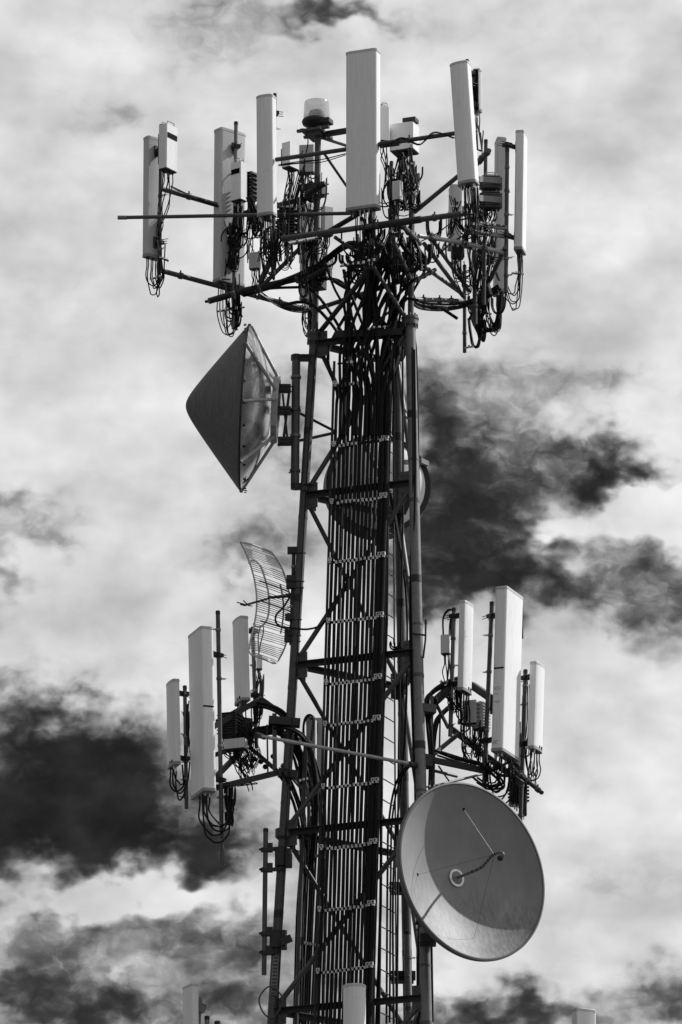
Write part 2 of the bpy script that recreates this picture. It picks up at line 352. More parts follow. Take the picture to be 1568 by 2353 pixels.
# ------------------------------------------------------------------ the cable rack and its feeders
def face_Y(x, y):               # depth of the front face of the tower at a pixel
    t = (y-775)/1562; xl = 722-96*t; return -18-12*t-(x-xl)*.404-20
RX = [12+i*9.4 for i in range(11)]+[112, 121]
def rackx(y): return 765+(733-765)*(y-1155)/(2235-1155)
def rk(y, dx, back=0):
    x = rackx(y)+dx; yy = y-dx*.115; return W(x, yy, face_Y(x, y)+back)
rack = thing('cable_rack', 'row of bright hangers and rails holding black feeders up the tower front', 'cable rack', rk(2353, 60))
rows = [887, 1025, 1157, 1293, 1431, 1573, 1668, 1812, 1952, 2094, 2236, 2380]
for yi, y in enumerate(rows):
    mb = MB(); sel = [(-2,)]+[(r,) for r in RX]
    xs = [-2]+RX
    if yi == 0: xs = [-2]+RX[:5]
    if yi == 1: xs = [-2]+RX[:5]+RX[-3:]
    mb.beam(rk(y, xs[0]-3, 5), rk(y, xs[-1]+8, 5), .012, .02)
    hb = build(mb, 'hanger_bar', 'dark', rack)
    for x in xs:
        cm = MB(); c = rk(y, x, -5); big = x in (-2, 112, 121)
        u = facing(-22).cross(UPV); hh = rnd(.017, .028)
        if big:                                            # square bracket with its hole
            c = c+UPV*(.05 if x > 0 else .05); q = .020
            for (du, dz, a, b) in ((-q, 0, .006, .026), (q, 0, .006, .026), (0, q, .014, .006), (0, -q, .014, .006)):
                cm.box(c+u*du+UPV*dz, u, facing(-22), UPV, a, .02, b)
            cm.box(c-UPV*.045, u, facing(-22), UPV, .018, .02, .012)
        else:
            tl = rnd(-.14, .14); ut = (u*math.cos(tl)+UPV*math.sin(tl)); vt = (UPV*math.cos(tl)-u*math.sin(tl))
            cm.box(c+UPV*rnd(-.008, .008), ut, facing(-22), vt, rnd(.015, .020), .016, hh, .006)
            if rnd(0, 1) < .5: cm.box(c+facing(-22)*.02+UPV*.01, u, facing(-22), UPV, .009, .006, .009)
        build(cm, 'clamp', 'clamp', hb)
for dx in (-6, 127):
    mb = MB(); a, b = rk(2353, dx, 10), rk(830, dx, 10); d = b-a; mb.beam(a-d*((a.z-.3)/d.z), b, .02, .02); build(mb, 'rail', 'dark', rack)

FE = 'black feeder cables in the row on the tower front'
targets = [(648, 700), (690, 655), (760, 640), (800, 590), (835, 575), (850, 560), (870, 540), (895, 545), (915, 560), (930, 600), (955, 640), (960, 690), (885, 560), (860, 600)]
order = list(range(14)); random.shuffle(order)
for i, dx in enumerate([2]+RX):
    pts = []
    ztop = rk(900, dx).z
    a, b = rk(2353, dx), rk(900, dx); d = b-a
    zz = .2
    while zz < ztop-.2:
        p = a+d*((zz-a.z)/d.z); amp = .0045
        pts.append(p+Vector((rnd(-amp, amp), rnd(-.01, .01), 0))); zz += rnd(.5, .8)
    pts.append(b)
    tx, ty = targets[order[i] % len(targets)]
    x0 = rackx(900)+dx
    mid = x0+rnd(-22, 22)
    pts += [W(mid, 800+rnd(-15, 15), face_Y(mid, 800)+rnd(-15, 40)), W((mid+tx)/2+rnd(-15, 15), 700+rnd(-20, 20), face_Y(mid, 750)+rnd(-30, 60)), W(tx, ty, face_Y(tx, 775)+rnd(-60, 20))]
    mb = MB(); mb.tube(smooth(pts, 4), (rnd(3.65, 3.95) if dx < 110 else 4.9)*K, 8)
    tag(build(mb, 'feeder_cable', 'cable'), 'long black feeder cable clamped in the front row, fanning out at the head', 'cable', FE)
# thick pair deep inside and by the ladder
for (x0, x1, Y, r) in ((893, 858, -70, 4), (900, 866, -50, 3.5), (927, 914, -20, 2.5), (950, 960, 20, 3.4), (957, 967, 10, 3), (797, 760, 40, 4), (832, 800, 50, 4), (866, 838, 60, 4)):
    a, b = W(x0, 800, Y), W(x1, 2353, Y-20); d = a-b; mb = MB(); g0 = b-d*((b.z-.2)/d.z)
    pts = [g0.lerp(a, t/14)+Vector((rnd(-.02, .02), rnd(-.02, .02), 0)) for t in range(15)]+[W(x0+rnd(-20, 20), 700, Y), W(x0+rnd(-30, 30), 620, Y-30)]
    mb.tube(smooth(pts, 3), r*K, 7); tag(build(mb, 'feeder_cable', 'cable'), 'black cable running up inside the tower behind the front row', 'cable', 'feeder cables inside the tower')
# second rack on the left face, lower part
for i in range(11):
    x0 = 690+i*5.2; y0 = 1890+rnd(-30, 40); Y = 30+i*12
    a, b = W(x0+8, y0, Y), W(x0-12, 2353, Y); d = a-b; g0 = b-d*((b.z-.2)/d.z); mb = MB()
    pts = [g0.lerp(a, t/14)+Vector((rnd(-.012, .012), 0, 0)) for t in range(15)]
    jx = rnd(-5, 5); jy = rnd(-10, 10)
    pts += [W(x0+2+jx, y0-80, Y-10), W(x0-14+jx, 1745+jy, Y-20), W(x0-40+jx, 1700+jy, Y-40), W(640+jx, 1678+jy, -15), W(590+jx, 1682+jy, 0)]
    mb.tube(smooth(pts, 3), 3.0*K, 7); tag(build(mb, 'feeder_cable', 'cable'), 'black feeder cable in the bundle beside the lower left leg', 'cable', 'feeder cables beside the lower left leg')
lr = thing('cable_rack', 'narrow hanger rail behind the lower left leg, holding the second cable bundle', 'cable rack', W(715, 2353, 60))
for y in (1962, 2168, 2370):
    mb = MB(); mb.bpx((680, y-6, 5), (746, y+8, 150), 2, 3); hb = build(mb, 'hanger_bar', 'dark', lr)
    for i in range(9):
        cm = MB(); c = W(688+i*6.4, y-4+i*1.4, 12+i*14); cm.box(c, Vector((1, 0, 0)), Vector((0, 1, 0)), UPV, .014, .02, .02); build(cm, 'clamp', 'clamp', hb)
mb = MB(); a, b = W(703, 1700, 0), W(681, 2353, 0); mb.tube([b-(a-b)*((b.z-.2)/(a-b).z), a], 5*K, 10); build(mb, 'rail', 'steel', lr)

# ------------------------------------------------------------------ antenna builders
def profile(w, d, kind):
    h = w/2; pr = []
    if kind == 'round':        # flat back, rounded-over front
        pr = [(h-.01, d*.0), (h, d*.06), (h, d*.70)]
        for i in range(1, 12):
            a = math.pi*i/12; pr.append((h*math.cos(a)*(1 if abs(math.cos(a)) < .98 else 1), d*.70+d*.30*math.sin(a)**.8))
        pr += [(-h, d*.70), (-h, d*.06), (-h+.01, 0)]
        pr = [(x, y) for (x, y) in pr]
    elif kind == 'tub':
        for i in range(24): a = 2*math.pi*i/24; pr.append((h*math.cos(a), d/2+d/2*math.sin(a)))
    else:
        e = min(w, d)*.2
        def corner(cx, cy, a0): return [(cx+e*math.cos(a0+t*math.pi/8), cy+e*math.sin(a0+t*math.pi/8)) for t in range(5)]
        pr = corner(h-e, e*.3+e*.0+e*.7, -math.pi/2)+corner(h-e, d-e, 0)+corner(-h+e, d-e, math.pi/2)+corner(-h+e, e, math.pi)
    return pr
def jumper(mb, s, e, drop, r, jit=.02, tail=.45):
    zb = min(s.z, e.z)-drop; j = lambda q=1: Vector((rnd(-jit, jit)*q, rnd(-jit, jit)*q, 0))
    def at(q, z): p = s.lerp(e, q); p.z = z; return p+j()
    h1 = s.z-zb; h2 = e.z-zb
    pts = [s, s-UPV*min(.08, h1*.2), at(.0, zb+h1*.5), at(.12, zb+drop*.30), at(.32, zb+drop*.05), at(.5, zb), at(.7, zb+drop*.06), at(.9, zb+drop*.32), at(1, zb+h2*.8), e+UPV*tail*rnd(.4, 1)+j(2)]
    mb.tube(smooth(pts, 4), r, 6)
def panel(top, bot, w, d, yaw, label, kind='box', m='white', group=None, conn=6, cab=6, to=None, drop=55, crad=1.4, slot=None, pole=None, marks=False, back=None, scuff=False, seam=False):
    T, B = V(top), V(bot); ax = T-B; t = ax.normalized(); f = facing(yaw); f = (f-t*f.dot(t)).normalized(); u = f.cross(t).normalized()
    w *= K; d *= K
    o = B-f*d/2; root = thing('panel_antenna', label, 'antenna', B, group)
    pr = profile(w, d, kind)
    mb = MB(); mb.prism(pr, o+t*.03, u, f, ax-t*.06); rad = build(mb, 'radome', m, root)
    pc = [(x*1.03, (y-d/2)*1.03+d/2) for x, y in pr]
    mb = MB(); mb.prism(pc, o+ax-t*.045, u, f, t*.035); mb.prism([(x*.97, (y-d/2)*.97+d/2) for x, y in pr], o+ax-t*.010, u, f, t*.012, .97); build(mb, 'top_cap', 'grey', root)
    mb = MB(); mb.prism(pc, o, u, f, t*.045); build(mb, 'bottom_cap', 'cap', root)
    # rivets and seam along the side, faint screws
    mb = MB()
    for s in (-1, 1):
        for q in (.012, .988): mb.tube([o+ax*q+u*s*(w/2+.001)+f*d*.3, o+ax*q+u*s*(w/2+.006)+f*d*.3], .006, 6)
    build(mb, 'screws', 'dark', rad)
    if slot:
        for (s0, q, hw) in slot:
            mb = MB(); c = o+ax*q+u*s0*(w/2+.002)+f*d*.5; mb.box(c, f, u, t, d*hw, .003, .012, .004); build(mb, 'slot', 'ink', rad)
    if marks:
        mb = MB()
        for (a, q) in ((-.25, .045), (-.02, .045)): mb.box(o+ax*q+f*d*(1.001 if kind == 'box' else .93)+u*a*w, u, f, t, .018, .012, .022)
        build(mb, 'sticker', 'ink', rad)
    if seam:
        mb = MB(); mb.box(o+ax*.5+f*(d+.0005)-u*w*.16, u, f, t, .006, .0015, ax.length*.485); build(mb, 'seam', 'white', rad)
    if scuff:
        for q0 in (.385, .372, .345, .30, .292, .06, .05, .045):
            mb = MB(); p0 = o+u*(w/2+.0015)+f*d*rnd(.08, .3)+ax*q0; n_ = 8; L_ = d*rnd(.3, .6)
            mb.tube([p0+f*L_*i/n_+t*rnd(-.012, .012) for i in range(n_+1)], .0035, 4); build(mb, 'scuff_mark', 'cap', rad)
    if back:
        mb = MB(); mb.box(o+ax*.5-f*.004, u, f, t, w*.46, .006, ax.length*.47); build(mb, 'back_plate', back, root)
    cols = max(1, (conn+1)//2); cs = []
    for i in range(conn):
        a = ((i//2)-(cols-1)/2)/max(1, cols)*w*.85; b = d*(.36 if i % 2 else .68); L = rnd(.05, .10)
        p = o+u*a+f*b; mb = MB(); mb.tube([p+t*.01, p-t*.02, p-t*.021, p-t*L], [.015, .015, .011, .010], 8); build(mb, 'connector', 'dark' if rnd(0, 1) < .7 else 'clamp', root); cs.append(p-t*L)
    # brackets to the pole
    pl = pole or None
    if pl:
        for q in (.12, .88) if len(pl) < 3 else pl[2]:
            p = o+ax*q-f*.0; pp = V(pl[0]).lerp(V(pl[1]), (V(pl[0]).z-p.z)/max(.1, (V(pl[0]).z-V(pl[1]).z)))
            mb = MB(); mb.beam(p, pp, .022, .032)
            mb.box(pp, (pp-p).normalized() if (pp-p).length > .01 else u, UPV.cross((pp-p).normalized()), UPV, .055, .06, .028)
            dd = (pp-p).normalized(); sd_ = UPV.cross(dd).normalized()
            for s in (-1, 1):
                for zq in (-.018, .018): mb.tube([pp+sd_*s*.045+UPV*zq-dd*.06, pp+sd_*s*.045+UPV*zq+dd*rnd(.10, .17)], .006, 5)
            br = build(mb, 'bracket', 'dark', root)
            pm = MB(); pm.box(p-f*.012, u, f, t, .03, .012, .09); build(pm, 'bracket_plate', 'steel', br)
    if cab and to:
        for i in range(cab):
            s = cs[i % len(cs)]; e = V(to)+Vector((rnd(-.05, .05), rnd(-.05, .05), rnd(-.12, .12))); mb = MB()
            jumper(mb, s, e, drop*K*rnd(.7, 1.15), crad*K*rnd(.9, 1.1)); build(mb, 'jumper_cable', 'cable', root)
    return root
def pole(a, b, r, label, m='steel', group=None, cat='pole', clips=3):
    root = thing('mounting_pole', label, cat, V(b), group)
    mb = MB(); A, B = V(a), V(b); mb.tube([B, A], r*K, 14); build(mb, 'pipe', m, root)
    mb = MB(); mb.lathe(A, (A-B), [(r*1.08*K, -.05), (r*1.08*K, .004), (r*.7*K, .012)], 14, capB=True); build(mb, 'pipe_cap', 'dark', root)
    for i in range(clips):
        c = A.lerp(B, (i+rnd(.3, .8))/clips); mb = MB(); q = r*1.25*K
        mb.lathe(c, (A-B), [(r*K, -.02), (q, -.02), (q, .02), (r*K, .02)], 14)
        an = rnd(0, 6.28); d = Vector((math.cos(an), math.sin(an), 0)); mb.tube([c+d*q, c+d*(q+.06)], .007, 5); mb.tube([c+d*q+UPV*.015, c+d*(q+.09)+UPV*.015], .005, 5)
        build(mb, 'clip', 'steel' if i % 2 else 'steel_l', root)
    return root
def radio(top, bot, w, d, yaw, label, m='white', fins=None, handles=True, slot=False, conn=6, cab=5, to=None, drop=30, group=None, name='radio_unit'):
    T, B = V(top), V(bot); t = UPV; ax = UPV*(T.z-B.z); f = facing(yaw); u = f.cross(t).normalized(); w *= K; d *= K
    root = thing(name, label, 'radio unit' if name == 'radio_unit' else 'junction box', B, group); c = B+ax/2; h = ax.length/2
    mb = MB(); mb.box(c, u, f, t, w/2, d/2, h, min(w, d)*.08); cs = build(mb, 'casing', m, root)
    mb = MB(); mb.box(B-t*.006, u, f, t, w/2*.9, d/2*.88, .012); build(mb, 'base_plate', 'dark', root)
    if fins:
        mb = MB(); nf = 9
        for i in range(nf):
            q = -h*.9+1.8*h*i/(nf-1)
            if fins == 'h': mb.box(c+t*q+f*(d/2+.018), u, f, t, w/2*.96, .02, .006)
            else: mb.box(c+u*(w*.46*(2*i/(nf-1)-1))+f*(d/2+.018), u, f, t, .004, .02, h*.94)
        for s in (-1, 1):
            for i in range(6): mb.box(c+t*(-h*.8+1.6*h*i/5)+u*s*(w/2+.014), f, u, t, d/2*.9, .016, .006)
        build(mb, 'cooling_fins', m, cs)
    if handles:
        for (s, top_) in ((1, True), (-1, True)):
            mb = MB(); p = B+ax+f*s*d*.3; mb.tube([p-u*w*.3-t*.01, p-u*w*.3+t*.05, p-u*w*.26+t*.065, p+u*w*.26+t*.065, p+u*w*.3+t*.05, p+u*w*.3-t*.01], .008, 6); build(mb, 'handle', 'cap', root)
    if slot:
        mb = MB(); mb.box(c+t*h*.5+f*(d/2+.002), u, f, t, w*.42, .004, .042); build(mb, 'slot', 'ink', cs)
    mb = MB(); mb.box(c-f*(d/2+.03), u, f, t, w*.25, .03, h*.7); build(mb, 'bracket', 'dark', root)
    pts = []
    for i in range(conn):
        p = B+u*w*(.35*(2*((i+.5)/conn)-1))+f*d*rnd(-.3, .3); L = rnd(.05, .11); mb = MB(); mb.tube([p, p-t*L*.5, p-t*(L*.5+.001), p-t*L], [.013, .013, .009, .009], 7); build(mb, 'connector', 'clamp' if rnd(0, 1) < .35 else 'dark', root); pts.append(p-t*L)
    if to:
        for i in range(cab):
            e = V(to)+Vector((rnd(-.06, .06), rnd(-.06, .06), rnd(-.15, .15))); mb = MB(); s = pts[i % conn]
            if e.z < s.z-.25:
                mb.tube(smooth([s, s-t*.08, s.lerp(e, .4)+Vector((rnd(-.05, .05), rnd(-.05, .05), -.02)), s.lerp(e, .75)+Vector((rnd(-.06, .06), rnd(-.05, .05), 0)), e], 4), 1.3*K, 6)
            else: jumper(mb, s, e, drop*K*rnd(.7, 1.2), 1.3*K)
            build(mb, 'jumper_cable', 'cable', root)
    return root

# depth of the three top-tier faces, in reference pixels
def YA(x): return -360-(x-943)*.404
def YC(x): return 253+(x-722)*.785
def YB(y_low): return 55+(y_low-580)*2.9
def frame(name, label, cat, at, rails, group=None):
    root = thing(name, label, cat, V(at), group)
    for (nm, pts, r, m) in rails:
        mb = MB()
        if isinstance(r, tuple):
            for i in range(len(pts)-1): mb.bpx(pts[i], pts[i+1], *r)
        else: mb.pipe(pts, r, 12)
        o = build(mb, nm, m, root)
        if not isinstance(r, tuple) and nm in ('rail', 'arm'):
            A, B = V(pts[0]), V(pts[-1])
            for q in (.18, .5, .8):
                c = A.lerp(B, q+rnd(-.06, .06)); cm = MB(); q2 = r*K*1.35; cm.lathe(c, B-A, [(r*K, -.025), (q2, -.025), (q2, .025), (r*K, .025)], 12); cm.box(c+UPV*(q2+.015), Vector((1, 0, 0)), Vector((0, 1, 0)), UPV, .012, .02, .016)
                build(cm, 'pipe_clamp', 'steel', o)
    return root

# ================================================================== TOP TIER
GF = 'pipe frames of the top platform'
frame('antenna_platform', 'pipe frame across the front of the top platform, under the three nearest panels', 'platform', (850, 530, YA(850)), [
    ('rail', [(648, 548, YA(648)), (1072, 490, YA(1072))], 6.5, 'steel'),
    ('rail', [(634, 367, YA(634)), (1048, 306, YA(1048))], 5.2, 'steel'),
    ('sleeve', [(858, 520, YA(858)), (968, 504, YA(968))], 8.5, 'dark'),
    ('sleeve', [(874, 333, YA(874)), (918, 327, YA(918))], 8, 'dark'),
    ('arm', [(905, 560, YA(905)+6), (942, 640, -110)], 6, 'dark'),
    ('arm', [(965, 560, -115), (915, 508, YA(915)+12)], 6, 'steel'),
    ('brace', [(952, 488, YA(952)+60), (1066, 394, YA(1066)+16)], 5.2, 'steel'),
    ('brace', [(745, 352, YA(745)+120), (800, 432, YA(800)+200)], 3.5, 'steel'),
    ('arm', [(735, 545, -30), (660, 560, YA(660)+10)], 5, 'dark'),
    ('brace', [(738, 310, -20), (800, 300, -60)], (5, 6), 'dark'),
    ('brace', [(744, 318, -20), (800, 336, -160)], 3.6, 'steel'),
    ('brace', [(738, 760, -20), (825, 650, -180), (880, 560, YA(880)+10)], 6, 'dark'),
    ('brace', [(742, 540, -20), (860, 470, -200)], 6, 'dark'),
    ('brace', [(938, 740, -100), (850, 600, -200), (770, 545, YA(770)+10)], 4.5, 'steel'),
], GF)
frame('antenna_platform', 'pipe frame reaching out to the upper left, behind the long bare pipe', 'platform', (540, 690, YC(540)), [
    ('rail', [(364, 620, YC(364)), (490, 654, YC(490)), (722, 716, YC(722))], 6, 'steel'),
    ('rail', [(366, 432, YC(366)), (540, 483, YC(540)), (700, 528, YC(700))], 6, 'steel'),
    ('arm', [(480, 692, YC(480)-20), (560, 668, 60), (722, 632, -10)], 7.5, 'dark'),
    ('arm', [(560, 490, YC(560)-10), (722, 452, -10)], 6, 'dark'),
    ('brace', [(598, 650, 40), (640, 560, -20)], 7, 'steel'),
    ('brace', [(600, 660, 40), (700, 560, -20)], 5, 'steel'),
    ('brace', [(722, 712, 0), (940, 640, 60)], 5.5, 'steel'),
], GF)
def pB(x, y): return (x, y, YB(y))
frame('antenna_platform', 'pipe frame reaching out to the upper right, holding the panels that face away right', 'platform', (1080, 690, 200), [
    ('arm', [(962, 542, -90), (1066, 558, 0), (1162, 582, 45)], 5.2, 'zinc'),
    ('arm', [(952, 688, 20), (1064, 692, 230)], 5.5, 'steel'),
    ('brace', [(975, 560, -80), (1064, 680, 220)], 5.2, 'steel'),
    ('brace', [(990, 546, -60), (1078, 668, 240)], 4.6, 'steel'),
    ('brace', [(982, 618, 60), (1062, 675, 230)], 5, 'steel_l'),
    ('arm', [(948, 648, -80), (1000, 620, 0)], 5, 'dark'),
    ('rail', [(1162, 568, 30), (1128, 640, 180), (1086, 700, 330)], 5.5, 'steel'),
    ('rail', [(1124, 346, -160), (1095, 378, -60)], 6, 'steel'),
    ('crossbeam', [(1078, 512, -40), (1166, 524, 40)], (4, 5), 'steel_l'),
    ('crossbeam', [(1070, 530, -40), (1160, 543, 40)], (4, 4.5), 'steel_l'),
    ('crossbeam', [(1098, 412, -20), (1150, 416, 40)], (5, 7), 'steel_l'),
    ('crossbeam', [(1098, 456, -20), (1150, 460, 40)], (5, 7), 'steel_l'),
], GF)
lp = thing('long_pipe', 'long bare horizontal pipe sticking out past the upper left panels', 'pipe', W(272, 500, -110))
mb = MB(); mb.pipe([(272, 500, -110), (545, 495, -130), (812, 490, -150)], 4.4, 14); build(mb, 'pipe', 'steel', lp)
mb = MB(); mb.pipe([(271, 500, -110), (292, 500, -111)], 4.9, 14); build(mb, 'end_sleeve', 'steel_l', lp)

PT = 'poles of the top platform'
pA1 = ((632, 216, YA(632)+26), (628, 640, YA(628)+26)); pole(*pA1, 4.2, 'pole behind the rounded panel at the front left of the top platform', group=PT)
pA2 = ((852, 200, YA(852)+34), (852, 615, YA(852)+34)); pole(*pA2, 4.5, 'pole behind the largest panel of the top platform', group=PT)
pA3 = ((1074, 138, YA(1074)+26), (1094, 500, YA(1094)+26)); pole(*pA3, 4.2, 'leaning pole behind the leaning panel at upper right', group=PT)
pC1 = ((371, 287, YC(371)-26), (366, 650, YC(366)-26)); pole(*pC1, 4.5, 'pole in front of the far left panel of the top platform', group=PT)
pC2 = ((543, 281, YC(543)-34), (537, 756, YC(537)-34)); pole(*pC2, 4.8, 'tall pole in front of the wide panel at the upper left', 'steel_l', group=PT)
pC3 = ((716, 560, YC(716)-30), (712, 765, YC(712)-30)); pole(*pC3, 4, 'short pole at the rear corner of the top platform, left of the mast', group=PT)
pB1 = ((1166, 342, 40), (1163, 672, 40)); pole(*pB1, 4.8, 'pole just left of the outermost right panel, on the top platform', 'steel', group=PT, clips=6)
pB2 = ((1117, 322, 100), (1112, 700, 130)); pole(*pB2, 4.5, 'pole right behind the leaning panel, seen above the radio units', group=PT)
pB3 = ((1090, 520, 200), (1092, 745, 220)); pole(*pB3, 5.5, 'thick pole standing below the leaning panel, among the right hand cables', 'steel', group=PT)
pB4 = ((1068, 610, 340), (1068, 810, 340)); pole(*pB4, 4.5, 'lowest reaching pole of the top platform, at its lower right', 'steel', group=PT)
pole((686, 455, -140), (688, 585, -140), 4, 'pole beside the mast at left, among the tangled cables', 'dark', group=PT)
pole((900, 372, YA(900)+60), (897, 560, YA(897)+60), 4.2, 'pole behind the centre cluster, right of the largest panel', 'dark', group=PT)

PG = 'panel antennas of the top platform'
panel((611, 221, YA(611)), (613, 498, YA(613)), 41, 28, -22, 'slender round fronted white panel at the front left of the top platform', 'round', pole=pA1, group=PG, conn=8, cab=8, to=(630, 575, YA(630)+20), drop=60, marks=False)
panel((835, 119, YA(835)), (835, 484, YA(835)), 76, 30, -22, 'largest and highest white panel, standing at the front centre of the top platform', 'box', pole=pA2, group=PG, seam=True, conn=12, cab=10, to=(850, 570, YA(850)+20), drop=50)
panel((1057, 146, YA(1057)), (1076, 425, YA(1076)-20), 44, 28, -22, 'white panel leaning left at its top, at the front right of the top platform', 'round', pole=pA3, group=PG, conn=10, cab=8, to=(1092, 500, YA(1092)+10), drop=28, crad=1.6)
panel((1097, 161, -60), (1098, 260, -60), 22, 12, 128, 'small dark backed panel peeking out behind the leaning panel at upper right', 'box', pole=((1084, 180, -70), (1100, 300, -70)), group=PG, conn=4, cab=3, to=(1102, 345, -40), drop=10, back='ink')
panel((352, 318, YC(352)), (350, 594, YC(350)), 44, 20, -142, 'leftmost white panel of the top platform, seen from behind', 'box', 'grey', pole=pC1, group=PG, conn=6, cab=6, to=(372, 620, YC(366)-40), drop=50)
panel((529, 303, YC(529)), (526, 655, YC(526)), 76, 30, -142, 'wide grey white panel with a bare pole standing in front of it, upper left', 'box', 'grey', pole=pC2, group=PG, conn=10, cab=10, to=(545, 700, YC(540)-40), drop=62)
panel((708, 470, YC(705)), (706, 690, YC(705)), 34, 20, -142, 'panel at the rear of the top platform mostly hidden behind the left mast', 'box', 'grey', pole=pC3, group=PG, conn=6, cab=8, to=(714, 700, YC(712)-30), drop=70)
panel((1199, 306, 55), (1195, 580, 55), 46, 21, 77, 'outermost right white panel of the top platform with cables looping below it', 'box', pole=pB1, group=PG, conn=6, cab=6, to=(1160, 640, 60), drop=55, marks=False)
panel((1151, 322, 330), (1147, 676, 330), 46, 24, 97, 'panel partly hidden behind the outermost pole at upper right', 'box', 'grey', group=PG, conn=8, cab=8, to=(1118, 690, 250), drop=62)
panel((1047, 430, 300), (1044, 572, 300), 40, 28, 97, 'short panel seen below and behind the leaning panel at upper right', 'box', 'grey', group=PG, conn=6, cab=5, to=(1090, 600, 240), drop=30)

RG = 'radio units of the top platform'
radio((388, 292, YC(388)-60), (386, 392, YC(386)-60), 44, 24, 55, 'white radio box with a black slot and top handle beside the far left panel', slot=True, to=(368, 560, YC(368)-50), conn=7, cab=6, group=RG)
radio((549, 376, YC(549)-70), (549, 462, YC(549)-70), 30, 26, -38, 'white radio box with a black slot in front of the wide left panel', slot=True, to=(542, 600, YC(542)-60), conn=7, cab=7, group=RG)
radio((577, 398, YC(560)-40), (577, 460, YC(560)-40), 22, 24, -38, 'dark finned radio box squeezed between the slotted box and rounded panel', 'dark', 'h', handles=False, to=(575, 600, 40), conn=5, cab=6, group=RG)
radio((668, 332, YA(668)+90), (668, 388, YA(668)+90), 38, 24, 52, 'white radio box just right of the rounded front left panel', to=(655, 500, YA(655)+60), conn=6, cab=8, group=RG, handles=False)
radio((706, 336, 80), (704, 398, 80), 40, 20, -10, 'white box hanging behind the mast below the beacon light', 'grey', handles=False, to=(690, 520, 20), conn=6, cab=6, group=RG)
radio((882, 248, YA(882)+80), (882, 325, YA(882)+80), 22, 20, 20, 'white radio box with a handle peeking out right of the largest panel', slot=False, to=(890, 420, YA(890)+60), conn=4, cab=5, group=RG)
radio((930, 290, YA(930)+120), (930, 350, YA(930)+120), 58, 46, -22, 'wide white radio box with a dark flat cap behind the upper rail', 'white', to=(935, 470, -100), conn=8, cab=10, group=RG, handles=False)
radio((914, 418, YA(914)+40), (914, 460, YA(914)+40), 20, 16, -30, 'small pale box amid the cables right of the largest panel', 'grey', handles=False, to=(905, 520, -260), conn=3, cab=3, group=RG)
radio((586, 582, YA(586)+140), (586, 618, YA(586)+140), 24, 16, -22, 'small pale box hanging below the wide left panel beside a slanted brace', 'grey', handles=False, to=(590, 650, 40), conn=3, cab=3, group=RG)
radio((752, 478, 60), (752, 540, 60), 26, 20, 30, 'pale box low behind the mast, left of the largest panel', 'white', handles=False, to=(745, 590, 10), conn=4, cab=5, group=RG)
radio((1128, 408, 60), (1128, 436, 60), 44, 22, 5, 'upper of two wide slotted boxes left of the outermost right pole', 'steel_l', fins='h', to=(1120, 520, 60), conn=5, cab=6, group=RG)
radio((1128, 444, 60), (1128, 480, 60), 44, 22, 5, 'lower of two wide slotted boxes left of the outermost right pole', 'steel_l', fins='h', handles=False, to=(1100, 560, 60), conn=6, cab=8, group=RG)
radio((660, 480, YA(660)+120), (660, 545, YA(660)+120), 38, 24, 0, 'dark ribbed box behind the rounded front left panel', 'dark', 'h', handles=False, to=(665, 600, YA(665)+100), conn=5, cab=6, group=RG)
radio((1052, 560, 100), (1052, 592, 100), 30, 18, 10, 'dark junction box below the short right hand panel', 'dark', handles=False, to=(1075, 640, 200), conn=6, cab=7, group=RG)
mb = MB(); c = W(944, 278, YA(930)+120); mb.box(c, facing(68), facing(-22), UPV, .105, .09, .03, .01); mb.box(c-UPV*.03, facing(68), facing(-22), UPV, .05, .05, .03)
tag(build(mb, 'cover_plate', 'dark'), 'dark flat cap resting on the wide white radio box', 'cap')

# beacon
bt = thing('beacon_light', 'round clear glass beacon light on top of the left mast', 'beacon', W(728, 302, -18)); bc = W(728, 276, -18)
mb = MB(); mb.lathe(bc, UPV, [(31*K, 0), (30.5*K, .1), (29.5*K, .2), (29*K, .285), (27.5*K, .30), (20*K, .31), (0, .315)], 48); build(mb, 'lens', 'lens', bt)
mb = MB(); mb.lathe(bc, UPV, [(18*K, 0), (19*K, .08), (17*K, .14), (8*K, .17), (0, .175)], 32); build(mb, 'reflector', 'steel_l', bt)
mb = MB(); mb.lathe(bc, UPV, [(0, -.17), (14*K, -.165), (20*K, -.12), (33*K, -.07), (35*K, -.03), (33*K, 0), (30*K, .01), (0, .012)], 32); build(mb, 'base', 'dark', bt)
mb = MB(); u = facing(68); f = facing(-22)
mb.box(bc+u*.16+f*.06-UPV*.075, u, f, UPV, .11, .10, .035, .01); build(mb, 'hinge_box', 'dark', bt)
mb = MB()
for (a, b, zz) in ((.0, .14, -.20), (.0, -.14, -.20), (.14, 0, -.235), (-.14, 0, -.235)): mb.box(bc+f*b+u*a+UPV*zz, (u if b else f), (f if b else u), UPV, .27, .028, .02)
mb.box(bc-UPV*.24, u, f, UPV, .12, .12, .05); build(mb, 'bracket', 'steel', bt)
mb = MB(); mb.cur([(706, 300, -60), (708, 330, -60), (700, 370, -50), (702, 398, -45), (718, 410, -30), (728, 405, -25)], 1.6); build(mb, 'power_cable', 'cable', bt)
